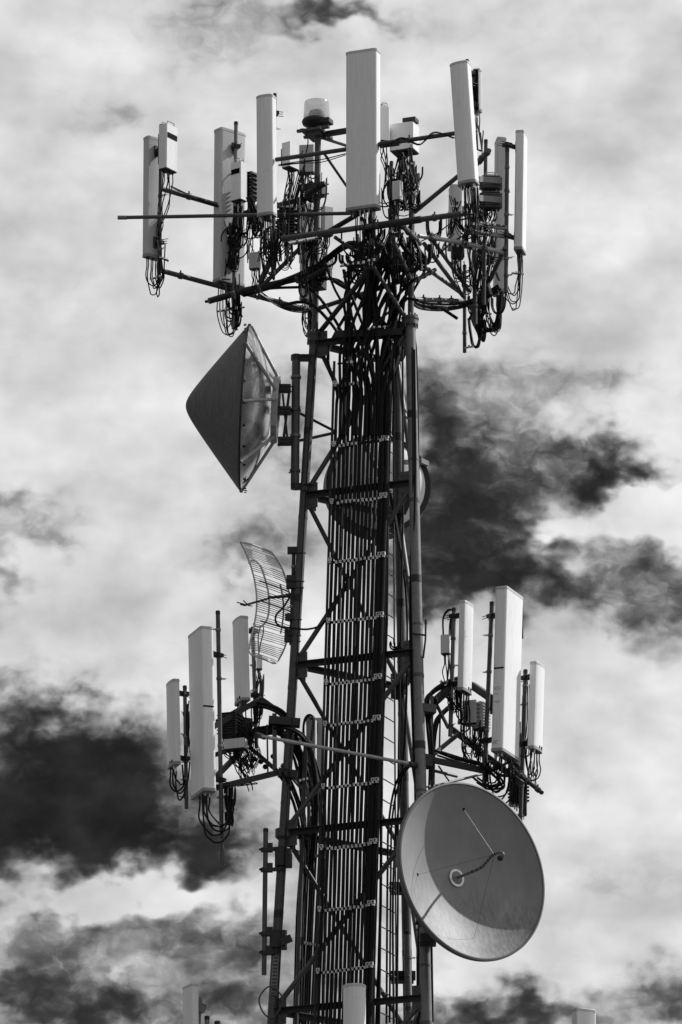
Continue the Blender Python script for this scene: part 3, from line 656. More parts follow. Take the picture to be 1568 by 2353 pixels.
# heavy clamp on left mast
mb = MB(); mb.pipe([(702, 447, -50), (748, 421, -70)], 7, 12); mb.box(W(725, 438, -18), facing(68), facing(-22), UPV, .15, .10, .10, .01)
for q in (425, 447): mb.pipe([(700, q+8, -40), (756, q-2, -70)], 1.6, 6)
tag(build(mb, 'mast_clamp', 'dark'), 'heavy dark clamp bolted round the left mast below the beacon', 'clamp', 'heavy clamps on the mast')
mb = MB(); mb.pipe([(692, 658-8, -50), (752, 624-8, -70)], 6.5, 12); mb.box(W(727, 640, -18), facing(68), facing(-22), UPV, .13, .12, .17, .01)
tag(build(mb, 'mast_clamp', 'dark'), 'lower heavy clamp round the left mast amid the thick cables', 'clamp', 'heavy clamps on the mast')

# ------------------------------------------------------------------ cable tangles
def thick(label, pts, r, group='thick black cables of the platform head', n=1, sp=4, m='cable', cat='cable', name='thick_cable'):
    for i in range(n):
        ox, oy, oz = (rnd(-sp, sp), rnd(-sp, sp), rnd(-sp, sp)) if i else (0, 0, 0)
        mb = MB(); mb.cur([(x+ox+rnd(-1, 1), y+oy+rnd(-1.5, 1.5), Y+oz*3) for (x, y, Y) in pts], r*rnd(.85, 1.1), 8, 6)
        tag(build(mb, name, m), label, cat, group)
def tangle(label, cx, cy, rx, ry, Y, dY, n, r=(.9, 1.6), vert=.6, bright=.06, loops=0):
    mb = MB(); cm = MB(); nb = max(3, int(n*.21)); f = 1.05
    for b in range(nb):
        x = cx+max(-.85, min(.85, random.gauss(0, .42)))*rx; z = Y+rnd(-1, 1)*dY
        k = random.randint(2, 5)
        if rnd(0, 1) < vert:      # a run of nearly parallel cables hanging in one sweep
            y0 = cy-ry*rnd(.45, 1); y1 = y0+ry*rnd(.8, 1.5); dx = rnd(-.6, .6)*rx; dx = max(-rx-(x-cx), min(rx-(x-cx), dx)); bow = rnd(-.28, .28)*rx
            hook = rnd(0, 1) < .45; hw = rnd(-16, 16)
            for i in range(k):
                o = (i-k/2)*rnd(1.8, 4.2); q = rnd(.9, 1.1); zz = z+rnd(-8, 8)
                pts = [W(x+o, y0+rnd(-6, 6), zz), W(x+o+dx*.15+bow*.7*q, y0+(y1-y0)*.28, zz), W(x+o*q+dx*.5+bow*q, y0+(y1-y0)*.58, zz), W(x+o+dx, y1, zz)]
                if hook:
                    d = rnd(8, 20); pts += [W(x+o+dx+hw*.5, y1+d, zz), W(x+o+dx+hw*1.1, y1+d*.3, zz), W(x+o+dx+hw*1.15, y1-rnd(18, 40), zz)]
                mb.tube(smooth(pts, 5), rnd(*r)*f*K, 6)
                if rnd(0, 1) < bright*2.5:
                    p = pts[1]; s_ = rnd(.010, .017); cm.box(p, Vector((1, 0, 0)), Vector((0, 1, 0)), UPV, s_*1.2, s_, s_)
        else:                     # nested drooping arcs
            w = rnd(.5, 1.3)*rx; h = rnd(.3, .75)*min(ry, 60); y = cy+rnd(-.8, .4)*ry; sl = rnd(-.25, .25)*w
            for i in range(k):
                g_ = 1-i*rnd(.06, .13); ww = w*g_/2; hh = h*g_; zz = z+rnd(-6, 6); u = y+rnd(-4, 4)
                pts = [W(x-ww, u-hh*.5, zz), W(x-ww*.96, u+hh*.35, zz), W(x-ww*.6, u+hh*.85, zz), W(x, u+hh+sl*.2, zz), W(x+ww*.6, u+hh*.85+sl*.4, zz), W(x+ww*.97, u+hh*.3+sl*.6, zz), W(x+ww*1.02, u-hh*.6+sl*.6, zz)]
                mb.tube(smooth(pts, 4), rnd(*r)*f*K, 6)
    for i in range(loops):
        a = rnd(0, 6.28); rr = rnd(.45, .8)*min(rx, ry)*.8; c = (cx+rnd(-.3, .3)*rx, cy+rnd(-.3, .3)*ry)
        mb.tube([W(c[0]+(rr+t*.25)*math.cos(a+t*.33), c[1]+(rr+t*.2)*1.15*math.sin(a+t*.33), Y+t) for t in range(random.randint(14, 26))], rnd(*r)*K, 6)
    o = build(mb, 'cable_tangle', 'cable'); tag(o, label, 'cables', kind='stuff')
    if cm.v: build(cm, 'cable_ties', 'clamp', o)
    return o
def clampbar(label, a, b, n, size=.016):
    o = thing('clamp_bar', label, 'clamp bar', W((a[0]+b[0])/2, (a[1]+b[1])/2, (a[2]+b[2])/2), 'bars of small bright cable clamps')
    mb = MB(); mb.bpx(a, b, 1.4, 1.8); build(mb, 'bar', 'dark', o)
    for i in range(n):
        p = V(a).lerp(V(b), (i+.5)/n); mb = MB(); q = size*rnd(.8, 1.2)
        mb.box(p+facing(0)*.02+UPV*rnd(-.006, .012), Vector((1, 0, 0)), Vector((0, 1, 0)), UPV, q, q*.8, q*rnd(.8, 1.3), .003); build(mb, 'clamp', 'clamp', o)
tangle('snarl of thin black cables hanging under the rounded front left panel', 628, 560, 45, 62, YA(628)+30, 40, 46, loops=4)
tangle('thin black cables hanging in front of the wide left panel', 540, 560, 40, 95, YC(540)-45, 25, 42, loops=4)
tangle('hank of cables hanging at the bottom of the tall upper left pole', 535, 712, 26, 50, YC(535)-30, 20, 24, vert=.35)
tangle('dense black cables between the panels left of the mast', 580, 510, 36, 60, 10, 40, 34)
tangle('snarl of cables under the largest front centre panel', 838, 545, 52, 62, YA(838)+40, 50, 52)
tangle('dense snarl of cables at the right mast under the wide radio box', 922, 440, 46, 115, YA(922)+80, 60, 84, bright=.1, loops=4)
tangle('black cables bunched at the right mast where the feeders fan out', 925, 580, 50, 70, -160, 70, 70, r=(1, 2.4))
tangle('loose cables round the left mast below the beacon', 712, 470, 46, 120, -30, 60, 50)
tangle('cables wandering round the left mast under the front rail', 735, 600, 60, 80, -60, 70, 52)
tangle('cables drooping between the masts in the middle of the platform head', 830, 620, 80, 60, -80, 90, 52, r=(1, 2.2))
tangle('cables hanging below the leaning panel and the slotted boxes', 1085, 520, 50, 70, 10, 60, 56, bright=.1)
tangle('cables hanging down between the right hand poles', 1110, 620, 40, 95, 180, 60, 64)
tangle('hank of cables drooping at the lower right of the top platform', 1115, 730, 36, 45, 280, 30, 30, r=(1.2, 2), vert=.35)
tangle('cables along the lower right arms of the top platform', 1010, 560, 50, 50, -30, 60, 26)
thick('black cable looping at the foot of the lowest right pole', [(1078, 735, 335), (1082, 765, 335), (1088, 792, 335), (1098, 798, 335), (1104, 778, 330), (1108, 740, 320), (1112, 700, 300)], 1.7, 'cable loops at the foot of the lowest right pole', n=6, sp=4)
thick('thick black cable loop hanging low at the right of the platform', [(1106, 700, 300), (1100, 725, 300), (1106, 750, 300), (1125, 760, 300), (1143, 745, 300), (1150, 715, 300), (1154, 680, 300)], 2.4, 'thick loops hanging low at the right of the platform', n=8, sp=5)

# thick cable bundles on the platform arms and through the head
thick('thick black cable lashed along the left arm of the top platform', [(560, 672, 80), (640, 650, 20), (720, 615, -30), (800, 560, -80), (850, 590, -90), (840, 690, -90), (845, 800, -100)], 3.6, 'thick cables on the left platform arm', n=6, sp=8)
thick('cut end of a black cable pointing left under the wide left panel', [(471, 693, 60), (500, 690, 60), (560, 672, 60), (620, 662, 40), (700, 660, 0)], 3.6, None)
thick('thick black cable sagging along the right arm of the top platform', [(905, 620, -80), (940, 660, -40), (960, 696, 40), (1010, 706, 140), (1060, 702, 230), (1110, 684, 250), (1150, 660, 240)], 3.2, 'thick cables on the right platform arm', n=6, sp=7)
thick('frayed dark cable end hanging under the right platform arm', [(1010, 704, 140), (1036, 722, 150), (1052, 731, 150)], 4.2, None)
heads = [[(890, 820), (880, 740), (905, 660), (930, 590)], [(870, 830), (860, 740), (850, 660), (865, 580)], [(800, 830), (825, 720), (880, 650), (900, 570)], [(790, 820), (795, 720), (770, 660), (745, 600)],
         [(880, 830), (905, 730), (900, 640), (880, 560)], [(840, 830), (850, 730), (870, 640), (915, 580)], [(815, 820), (790, 700), (810, 640), (860, 600)], [(905, 830), (925, 720), (938, 650), (930, 580)], [(855, 820), (830, 730), (790, 650), (720, 640)],
         [(830, 830), (880, 730), (893, 660), (889, 600)], [(783, 800), (810, 740), (838, 660), (842, 600)], [(895, 820), (870, 720), (862, 650), (880, 600)], [(820, 850), (850, 760), (905, 700), (925, 640)], [(860, 860), (820, 760), (800, 690), (790, 620)],
         [(876, 850), (892, 760), (915, 700), (945, 660)], [(845, 850), (868, 770), (880, 700), (908, 640)]]
for h in heads:
    Y = rnd(-130, -40); mb = MB(); x0, y0 = h[0]
    mb.cur([(x0-2, 1000, face_Y(x0, 1000)-8), (x0, 920, face_Y(x0, 920)-8), (x0, y0, Y)]+[(x+rnd(-5, 5), y, Y+rnd(-25, 25)) for x, y in h[1:]], rnd(2.8, 4.3), 8, 6)
    tag(build(mb, 'thick_cable', 'cable'), 'thick black cable twisting from the rack up into the platform head', 'cable', 'thick cables twisting into the platform head')
# crooked plate and top rack bar
mb = MB(); mb.bpx((770, 768, -60), (925, 762, -110), 3, 8)
tag(build(mb, 'top_crossbar', 'dark'), 'dark bar across the tower where the feeders begin to spread', 'bar')

for (pts, r, g_) in (([(392, 430, YC(392)-10), (440, 452, YC(440)-10), (492, 474, YC(492)-10), (536, 486, YC(536)-10)], 1.2, 'thin cables along the upper left arm'),
        ([(640, 378, YA(640)-8), (690, 372, YA(690)-8), (740, 368, YA(740)-8), (796, 352, YA(796)-8)], 1.1, 'thin cables along the upper front rail'),
        ([(884, 338, YA(884)-8), (926, 318, YA(926)-8), (966, 332, YA(966)-8), (1000, 304, YA(1000)-8), (1046, 318, YA(1046)-8)], 1.1, 'thin cables along the upper front rail'),
        ([(600, 672, YC(600)), (640, 700, YC(640)), (672, 712, YC(672)), (706, 716, YC(706)-10)], 1.6, 'thin cables under the lower left arm'),
        ([(952, 600, -60), (1000, 590, 0), (1036, 560, 60), (1070, 540, 60)], 1.2, 'thin cables between right mast and right poles'),
        ([(956, 560, -60), (1000, 540, 0), (1040, 512, 20), (1080, 500, 20)], 1.2, 'thin cables between right mast and right poles')):
    thick('thin black cable strung along the '+g_.split(' the ')[-1] if ' the ' in g_ else 'thin black cable strung between the right mast and the right hand poles', pts, r, g_, n=3, sp=4)
CB = [('clamp bar across the feeders where they enter the platform head', (842, 757, -150), (890, 750, -165), 4), ('clamp bar on the spreading feeders below the platform head', (776, 836, -80), (812, 832, -95), 4), ('clamp bar under the largest front panel', (782, 612, YA(800)-6), (866, 598, YA(866)-6), 7), ('clamp bar on the foot of the far left pole', (345, 641, YC(352)-40), (372, 636, YC(366)-40), 3),
      ('clamp bar beside the far left pole above its foot', (366, 591, YC(366)-44), (388, 600, YC(366)-44), 3), ('clamp bar under the rounded front left panel', (594, 578, YA(600)+10), (634, 590, YA(634)+10), 5),
      ('clamp bar in front of the wide left panel', (505, 640, YC(520)-50), (530, 642, YC(530)-50), 4), ('clamp bar in the lower left cable hank', (500, 716, YC(520)-50), (562, 706, YC(560)-50), 5),
      ('clamp bar below the short right hand panel', (1034, 562, 60), (1094, 574, 70), 5), ('clamp bar on the upper slotted crossbeam at right', (1082, 508, -50), (1160, 520, 30), 5),
      ('clamp bar on the lower slotted crossbeam at right', (1074, 527, -50), (1128, 538, 0), 4), ('clamp bar over the loops below the outermost right panel', (1176, 628, 40), (1204, 630, 50), 4),
      ('clamp bar at the foot of the lowest right pole', (1066, 800, 320), (1090, 796, 320), 3), ('clamp bar at lower right cable hank', (1090, 712, 260), (1130, 722, 260), 4),
      ('clamp bar at the left mast on the rear arm', (690, 704, 30), (716, 712, 20), 3), ('clamp bar beneath the lower left radio boxes', (545, 1806, -40), (592, 1800, -30), 4),
      ('clamp bar beside the long lower left pole', (514, 1864, -76), (545, 1860, -76), 4), ('clamp bar behind the left leg below the lower platform', (686, 1796, -30), (710, 1790, -20), 3),
      ('clamp bar just above the big dish', (972, 1809, -150), (1014, 1806, -130), 4), ('clamp bar under the leaning right hand panel', (1056, 490, YA(1076)), (1096, 494, YA(1090)), 4)]
for (l_, a_, b_, n_) in CB: clampbar('little '+l_, a_, b_, n_)

# ================================================================== CONICAL RADOME DISH
dc = W(564, 938, -20); dax = Vector((-1, 0.02, .06)).normalized(); Rr = 193*K
dd = thing('radome_dish', 'large dish with a dark pointed fabric cone facing left, braced by struts behind', 'dish antenna', dc-UPV*Rr)
mb = MB(); prof = [(Rr, 0), (Rr*.995, .012)]
tip = 136*K
for i in range(1, 30):
    q = i/29; r = Rr*(1-q)
    rt = .30*Rr
    h = tip*(1-(math.sqrt(r*r+(.125*Rr)**2)-.125*Rr)/(math.sqrt(Rr*Rr+(.125*Rr)**2)-.125*Rr))
    prof.append((r, .012+h))
mb.lathe(dc, dax, prof, 96); build(mb, 'radome', 'cone', dd)
mb = MB(); mb.lathe(dc, dax, [(Rr*1.0, -.018), (Rr*1.012, -.018), (Rr*1.012, .012), (Rr*1.0, .016)], 96)
for i in range(24):
    a = 2*math.pi*i/24; p = dc+(Vector((0, math.cos(a), math.sin(a))))*Rr*1.008; mb.box(p, dax, Vector((0, -math.sin(a), math.cos(a))), Vector((0, math.cos(a), math.sin(a))), .022, .018, .006)
build(mb, 'rim', 'dark', dd)
mb = MB(); mb.lathe(dc, dax, [(Rr*.99, -.005), (Rr*.9, -.08), (Rr*.75, -.185), (Rr*.6, -.27), (Rr*.45, -.33), (Rr*.3, -.375), (Rr*.12, -.40), (0, -.40)], 72); build(mb, 'reflector', 'back', dd)
ringc = dc-dax*(70*K); mb = MB(); rg = 82*K
mb.lathe(ringc, dax, [(rg*.9, .04), (rg, .045), (rg, -.045), (rg*.9, -.05), (rg*.88, -.03), (rg*.88, .03), (rg*.9, .04)], 8); build(mb, 'mounting_ring', 'zinc', dd)
e1 = dax.cross(UPV).normalized(); e2 = e1.cross(dax).normalized()
for i in range(8):
    a = 2*math.pi*(i+.3)/8
    for s in (0,):
        a2 = a+.22*(1 if i % 2 else -1); mb = MB(); p = dc+(e1*math.cos(a)+e2*math.sin(a))*Rr*.985-dax*.02; q = ringc+(e1*math.cos(a2)+e2*math.sin(a2))*rg*.97
        mb.tube([p, q], .026, 8); st = build(mb, 'strut', 'zinc', dd)
mb = MB(); mb.tube([dc+e2*(-Rr*.97), dc+e2*(-Rr*.97)+Vector((.13, 0, .11))], .012, 6); build(mb, 'drain_pin', 'dark', dd)
GM = 'dish and antenna pipes on the left leg'
dp = pole((681, 816, -20), (678, 1124, -20), 10, 'stout vertical pipe between the cone dish and the left leg', 'steel', GM, 'pole', clips=4)
brs = thing('dish_mount', 'dark clamps and braces joining the cone dish to its pipe', 'mount', W(655, 1020, -20))
for (y, h) in ((893, 9), (944, 9), (1014, 9)):
    mb = MB(); mb.box(W(654, y, -20), Vector((1, 0, 0)), Vector((0, 1, 0)), UPV, .10, .09, h*K*.8, .012); mb.pipe([(644, y-5, -34), (672, y-5, -34)], 1.6, 6); mb.pipe([(640, y+6, -34), (672, y+6, -34)], 1.6, 6); build(mb, 'clamp', 'dark', brs)
for (a, b, r) in (((665, 900, -30), (652, 1010, -30), 3.2), ((650, 905, -28), (662, 1020, -28), 2.6), ((664, 1018, -20), (640, 1022, -25), 4)):
    mb = MB(); mb.pipe([a, b], r, 8); build(mb, 'brace', 'dark', brs)
for (y, yy) in ((822, 826), (1118, 1122)):
    mb = MB(); mb.box(W(698, y, -20), Vector((1, 0, 0)), Vector((0, 1, 0)), UPV, .13, .05, .045, .01); mb.pipe([(690, y-6, -34), (722, y-6, -34)], 1.5, 6); mb.pipe([(690, y+8, -34), (716, y+8, -34)], 1.5, 6)
    mb.lathe(W(680, y, -20), UPV, [(10*K, -.04), (11.5*K, -.04), (11.5*K, .04), (10*K, .04)], 16); build(mb, 'clamp', 'dark', brs)
mb = MB(); mb.pipe([(640, 1022, -25), (700, 1010, 20), (772, 994, -60)], 3.6, 10); build(mb, 'stay', 'steel', brs)
mb = MB(); mb.pipe([(690, 950, -10), (772, 992, 40)], 3.2, 10); build(mb, 'stay', 'dark', brs)

# ================================================================== GRID ANTENNA
gr = thing('grid_antenna', 'curved wire grid antenna tilted on the left leg above the lower left panels', 'dish antenna', W(650, 1500, -30))
GL_ = [(551, 1242), (567, 1275), (581, 1315), (589, 1358), (590, 1398), (584, 1438), (575, 1475), (572, 1503)]
GR_ = [(626, 1270), (647, 1303), (661, 1345), (669, 1388), (669, 1425), (663, 1462), (651, 1497), (634, 1528)]
def gedge(P, Yb, t):
    q = t*(len(P)-1); i = min(int(q), len(P)-2); f = q-i
    pts = [Vector((p[0], p[1], 0)) for p in P]; c = smooth(pts, 8); v = c[min(len(c)-1, int(round(t*(len(c)-1))))]
    bow = (2*t-1)**2; return W(v.x, v.y, Yb-34*bow)
def gp(u, t, lift=0):            # u 0 near edge .. 1 far edge, t 0 top .. 1 bottom
    A, B = gedge(GL_, -55, t), gedge(GR_, 38, t); n = facing(-50)
    return A.lerp(B, u)-n*(.10*4*u*(1-u))+n*lift
mb = MB(); nr = 46
for i in range(nr):
    t = .02+.96*i/(nr-1); c = 0 if .06 < t < .94 else .05
    mb.tube([gp(c+(1-2*c)*j/8, t) for j in range(9)], 1.0*K, 5)
build(mb, 'wire_grid', 'rod', gr)
out = [gp(0, .015+.955*j/16) for j in range(17)]+[gp(.07, .995)]+[gp(.07+.84*j/6, 1) for j in range(1, 6)]+[gp(.93, .99)]+[gp(1, .97-.93*j/16) for j in range(17)]+[gp(.93, .005)]+[gp(.9-.84*j/6, 0) for j in range(0, 6)]+[gp(0, .015)]
mb = MB(); mb.tube(smooth(out, 2), 2.0*K, 8, False); build(mb, 'frame', 'rod', gr)
mb = MB(); mb.tube([gp(.62, .3+.42*j/6, -.01) for j in range(7)], 1.9*K, 6); build(mb, 'stiffener', 'steel_l', gr)
mb = MB(); hoop = [gp(.0, .22, .02), gp(.12, .18, .05), gp(.26, .18, .07), gp(.32, .24, .08), gp(.33, .4, .07), gp(.33, .52, .07), gp(.32, .62, .08), gp(.22, .70, .07), gp(.08, .72, .04), gp(0, .70, .02)]
mb.tube(smooth(hoop, 4), 2.2*K, 8); build(mb, 'hoop', 'rod', gr)
for t in (.34, .5, .66):
    mb = MB(); mb.tube([gp(.08+.9*j/8, t, -.015) for j in range(9)], 2.0*K, 6); build(mb, 'stiffener', 'steel_l', gr)
mb = MB(); mb.pipe([(672, 1364, 10), (625, 1373, -30), (562, 1391, -90)], 2.6, 8); mb.pipe([(668, 1370, 0), (618, 1373, -32)], 3.4, 8)
bo = build(mb, 'feed_boom', 'dark', gr)
mb = MB(); mb.pipe([(545, 1384, -95), (580, 1393, -80)], 1.3, 6); mb.pipe([(560, 1380, -95), (572, 1392, -80)], 1.5, 6); mb.pipe([(553, 1388, -95), (563, 1391, -88)], 2.4, 6); build(mb, 'feed_dipole', 'dark', bo)
mb = MB(); mb.cur([(666, 1372, 10), (652, 1395, 0), (636, 1412, -10), (634, 1428, -10), (645, 1440, -20), (670, 1443, -45), (705, 1446, -55), (735, 1438, -60), (756, 1416, -70)], 2.3, 8); build(mb, 'jumper_cable', 'cable', gr)
pole((676, 1258, -20), (669, 1482, -20), 4.2, 'slim pipe holding the wire grid antenna to the left leg', 'dark', GM, clips=4)
gm = thing('antenna_bracket', 'dark brackets clamping the grid antenna pipe to the left leg', 'bracket', W(680, 1470, -20))
for y in (1265, 1330, 1345, 1418, 1455, 1468):
    mb = MB(); mb.box(W(676-(y-1260)*.035, y, -20), Vector((1, 0, 0)), Vector((0, 1, 0)), UPV, .10, .06, .045, .01); mb.pipe([(662, y+4, -30), (704-(y-1260)*.06, y+6, -34)], 1.5, 6); build(mb, 'clamp', 'dark', gm)

# ================================================================== REAR DRUM DISH
rd = thing('drum_dish', 'round dish with a dark rim, seen from behind through the tower', 'dish antenna', W(870, 1240, 260)); rc = W(870, 1112, 250); ra = facing(188)
r0 = 124*K
mb = MB(); mb.lathe(rc, ra, [(r0*.96, .05), (r0*.85, -.03), (r0*.6, -.14), (r0*.3, -.2), (0, -.22)], 64); build(mb, 'reflector', 'white', rd)
mb = MB(); mb.lathe(rc, ra, [(r0*.90, .0), (r0, .0), (r0, .34), (r0*.95, .34), (r0*.93, .32), (r0*.93, .0)], 64); build(mb, 'shroud', 'dark', rd)
mb = MB(); mb.lathe(rc, ra, [(r0*.94, .36), (0, .42)], 48); build(mb, 'cover', 'grey', rd)
mb = MB(); mb.bpx((965, 1058, 235), (982, 1066, 260), 5, 6); mb.bpx((930, 1062, 220), (968, 1062, 240), 4, 5); build(mb, 'bracket', 'steel_l', rd)

# ================================================================== BIG OPEN DISH
bd = thing('open_dish', 'big open parabolic dish at lower right with a bent feed tube and shaded bowl', 'dish antenna', W(1090, 2200, -260))
bax = (facing(37)+UPV*.07).normalized(); BR = 197*K; fo = 163*K; rim = W(1086, 2002, -300)
depth = BR*BR/(4*fo); hub = rim-bax*depth
prof = [(BR*i/36, (BR*i/36)**2/(4*fo)) for i in range(37)][::-1]
mb = MB(); mb.lathe(hub, bax, prof, 128); rf = build(mb, 'reflector', 'dishface', bd)
mb = MB(); mb.lathe(hub, bax, [(BR*1.0, depth+.002), (BR*1.012, depth+.016), (BR*1.03, depth+.012), (BR*1.034, depth-.03), (BR*1.028, depth-.075), (BR*1.0, depth-.085), (BR*.985, depth-.06)], 128); build(mb, 'rim', 'dish', bd)
mb = MB(); mb.lathe(hub, bax, [(BR*i/24, (BR*i/24)**2/(4*fo)-.03-.02*(1-i/24)) for i in range(25)][::-1], 96); build(mb, 'back_shell', 'dish', bd)
mb = MB(); mb.lathe(hub, bax, [(.135, .012), (.135, .028), (.10, .032), (.098, .02)], 32); build(mb, 'hub_ring', 'clamp', bd)
mb = MB(); mb.lathe(hub, bax, [(.098, .018), (.095, .035), (.05, .045), (0, .048)], 32); build(mb, 'hub', 'steel_l', bd)
bu = UPV.cross(bax).normalized()
def bp(a, u, z): return hub+bax*a+bu*u+UPV*z
mb = MB(); tubep = [bp(0, 0, 0), bp(fo*.3, 0, -.005), bp(fo*.55, 0, .0), bp(fo*.68, 0, .05), bp(fo*.80, 0, .11), bp(fo*.95, 0, .11), bp(fo*1.02, 0, .08), bp(fo*1.03, 0, .05), bp(fo*1.0, 0, .02)]
mb.tube(smooth(tubep, 5), .021, 12); ft = build(mb, 'feed_tube', 'steel_l', bd)
for i in range(9):
    mb = MB(); sm = smooth(tubep, 5); p, q = sm[6+i*2], sm[7+i*2]; mb.tube([p, p.lerp(q, rnd(.5, .9))], .0218, 10)
    build(mb, 'rust_band', 'dark', ft)
mb = MB(); mb.lathe(bp(fo*.99, 0, .02), -bax, [(.02, -.03), (.042, 0), (.04, .045), (.03, .05), (0, .045)], 20); build(mb, 'feed_horn', 'dark', bd)
def dishpt(u, z): return hub+bu*u+UPV*z+bax*((u*u+z*z)/(4*fo)+.005)
for (u, z, m_, r) in ((-.02, .98, 'clamp', .0045), (-.85, -.12, 'ink', .0018), (.12, -1.02, 'ink', .002)):
    mb = MB(); A, B = dishpt(u, z), bp(fo*.84, 0, .112)
    mb.tube([A, B], r, 5); build(mb, 'guy_wire', m_, bd)
    mb = MB(); mb.box(A, bu, bax, UPV, .012, .012, .02); build(mb, 'wire_anchor', 'ink', bd)
mb = MB()
for i in range(5): mb.box(dishpt(.12+rnd(-.02, .02), -1.03-rnd(0, .09))+bax*.01, bu, bax, UPV, rnd(.006, .02), .006, rnd(.012, .03))
build(mb, 'debris', 'ink', bd, 'ragged scrap caught at the foot of the wire')
dm = thing('dish_mount', 'dark clamps and arms holding the big open dish to the right leg', 'mount', W(975, 2160, -180))
for y in (1830, 2150):
    mb = MB(); mb.box(W(984, y+10, -190), Vector((1, 0, 0)), Vector((0, 1, 0)), UPV, .12, .15, .07, .015); mb.pipe([(962, y, -200), (1002, y+8, -215)], 2, 6); mb.pipe([(962, y+14, -200), (1002, y+22, -215)], 2, 6); build(mb, 'clamp', 'dark', dm)
    mb = MB(); mb.tube([W(984, y+10, -190), hub-bax*.05+UPV*(.45 if y < 2000 else -.45)], .04, 10); build(mb, 'arm', 'dark', dm)

# ================================================================== LOWER TIER, LEFT
PL = 'poles of the lower platform'; PN = 'panel antennas of the lower platform'
q1 = ((425, 1577, -40), (429, 1858, -40)); pole(*q1, 4.5, 'short pole between the two leftmost lower panels', 'steel', PL, clips=6)
q2 = ((501, 1405, -70), (511, 1995, -70)); pole(*q2, 5, 'longest pole, reaching far below the lower left platform', 'steel', PL, clips=5)
q3 = ((581, 1442, 60), (590, 1718, 60)); pole(*q3, 4.6, 'pole right of the narrow panel beside the wire grid antenna', 'steel', PL, clips=5)
panel((396, 1566, -60), (399, 1762, -60), 52, 17, -69, 'leftmost and smallest lower left panel, grey white with stickers near its foot', 'round', 'white', PN, 4, 4, (425, 1790, -45), 42, 2.0, pole=q1, marks=True)
panel((461, 1450, -110), (468, 1828, -110), 88, 31, -69, 'tallest lower left panel, with a dark slot halfway down', 'box', 'white', PN, 8, 6, (530, 1880, -80), 52, 2.0, slot=[(1, .51, .42), (-1, .51, .42)], pole=q2)
panel((551, 1422, 40), (556, 1616, 40), 58, 22, -69, 'narrow lower left panel just in front of the wire grid antenna', 'round', 'white', PN, 6, 6, (590, 1640, 50), 40, 1.6, pole=q3, marks=True)
frame('antenna_platform', 'platform frame carrying the lower left panels out from the left leg', 'platform', (600, 1780, -20), [
    ('beam', [(488, 1672, -60), (600, 1606, 20), (660, 1648, 0)], (3.5, 6), 'dark'),
    ('beam', [(490, 1812, -60), (637, 1776, -30)], (5, 6), 'dark'),
    ('brace', [(492, 1790, -60), (580, 1700, 30)], (4, 6), 'steel'),
    ('brace', [(572, 1715, 30), (645, 1778, -20)], (3, 4.5), 'steel'),
    ('brace', [(648, 1757, -30), (712, 1832, 40)], (3, 4.5), 'steel'),
    ('upright', [(631, 1640, -20), (632, 1768, -20)], (5, 4), 'steel'),
    ('upright', [(614, 1665, -20), (616, 1780, -20)], 2, 'dark'),
    ('beam', [(570, 1690, 20), (662, 1668, -20)], (5, 5), 'dark'),
    ('beam', [(480, 1740, -60), (572, 1706, 20)], (6, 5), 'dark'),
    ('clamp', [(618, 1656, -30), (690, 1662, -30)], (12, 9), 'dark'),
    ('clamp', [(640, 1775, -30), (684, 1782, -30)], (12, 9), 'dark'),
], 'platform frames of the lower tier')
RL = 'radio units of the lower platform'
radio((528, 1640, -10), (528, 1692, -10), 44, 30, -20, 'dark ribbed radio box under the narrow lower left panel', 'dark', 'h', False, False, 6, 7, (560, 1790, -30), group=RL)
radio((560, 1652, 20), (560, 1712, 20), 26, 28, 30, 'narrow dark radio box right of the ribbed one on the lower left', 'dark', 'v', False, False, 5, 6, (575, 1740, 0), group=RL)
radio((542, 1700, -30), (542, 1722, -30), 50, 26, -20, 'pale flat box at the bottom of the lower left radio stack', 'grey', None, False, False, 5, 6, (575, 1800, -30), group=RL)
radio((596, 1506, 50), (596, 1537, 50), 14, 12, 10, 'tiny white filter box hanging on a cable left of the wire grid', 'white', None, False, False, 2, 2, (590, 1620, 50), group=RL, name='filter_box')
radio((1025, 1460, -20), (1025, 1502, -20), 21, 14, -20, 'tiny white filter box left of the inner lower right panel', 'white', None, False, False, 3, 3, (1030, 1560, -20), group=RL, name='filter_box')
thick('cable looping from the tiny left filter box up over its pole', [(596, 1506, 50), (594, 1460, 48), (602, 1436, 45), (606, 1450, 44), (600, 1480, 44), (590, 1530, 50)], 1.5, 'thin cables at the tiny filter boxes')
thick('cable looping from the tiny right filter box up over its pole', [(1018, 1460, -20), (1018, 1420, -20), (1030, 1402, -22), (1042, 1404, -24), (1034, 1430, -24), (1033, 1460, -22)], 1.6, 'thin cables at the right filter box', n=2, sp=2)
GL = 'thick cables arching from the lower left platform to the tower'
thick('thick black cable arching from the lower left platform over to the tower', [(500, 1660, -20), (560, 1628, 20), (600, 1618, 10), (640, 1630, -20), (664, 1655, -20), (690, 1720, 0), (700, 1800, 20)], 3.8, GL, n=4, sp=6)
thick('thick black cable bending down behind the left leg from the lower platform', [(570, 1684, 10), (628, 1671, -10), (670, 1676, -50), (702, 1706, -50), (720, 1770, -40), (724, 1870, -20), (712, 2000, 10)], 3.8, 'thick cables bending down behind the left leg', n=3, sp=6)
thick('thick black cable hugging the left leg below the platform', [(648, 1770, -40), (670, 1810, -20), (690, 1870, 0), (700, 1960, 20), (690, 2100, 20), (684, 2353, 20)], 3.4, 'thick cables hugging the left leg', n=5, sp=9)
tangle('thin cables snarled under the lower left radio boxes', 560, 1740, 40, 50, -20, 30, 34, r=(.6, 1.3))
tangle('thin cables round the narrow lower left panel pole', 595, 1600, 18, 80, 55, 10, 20, r=(.8, 1.6))
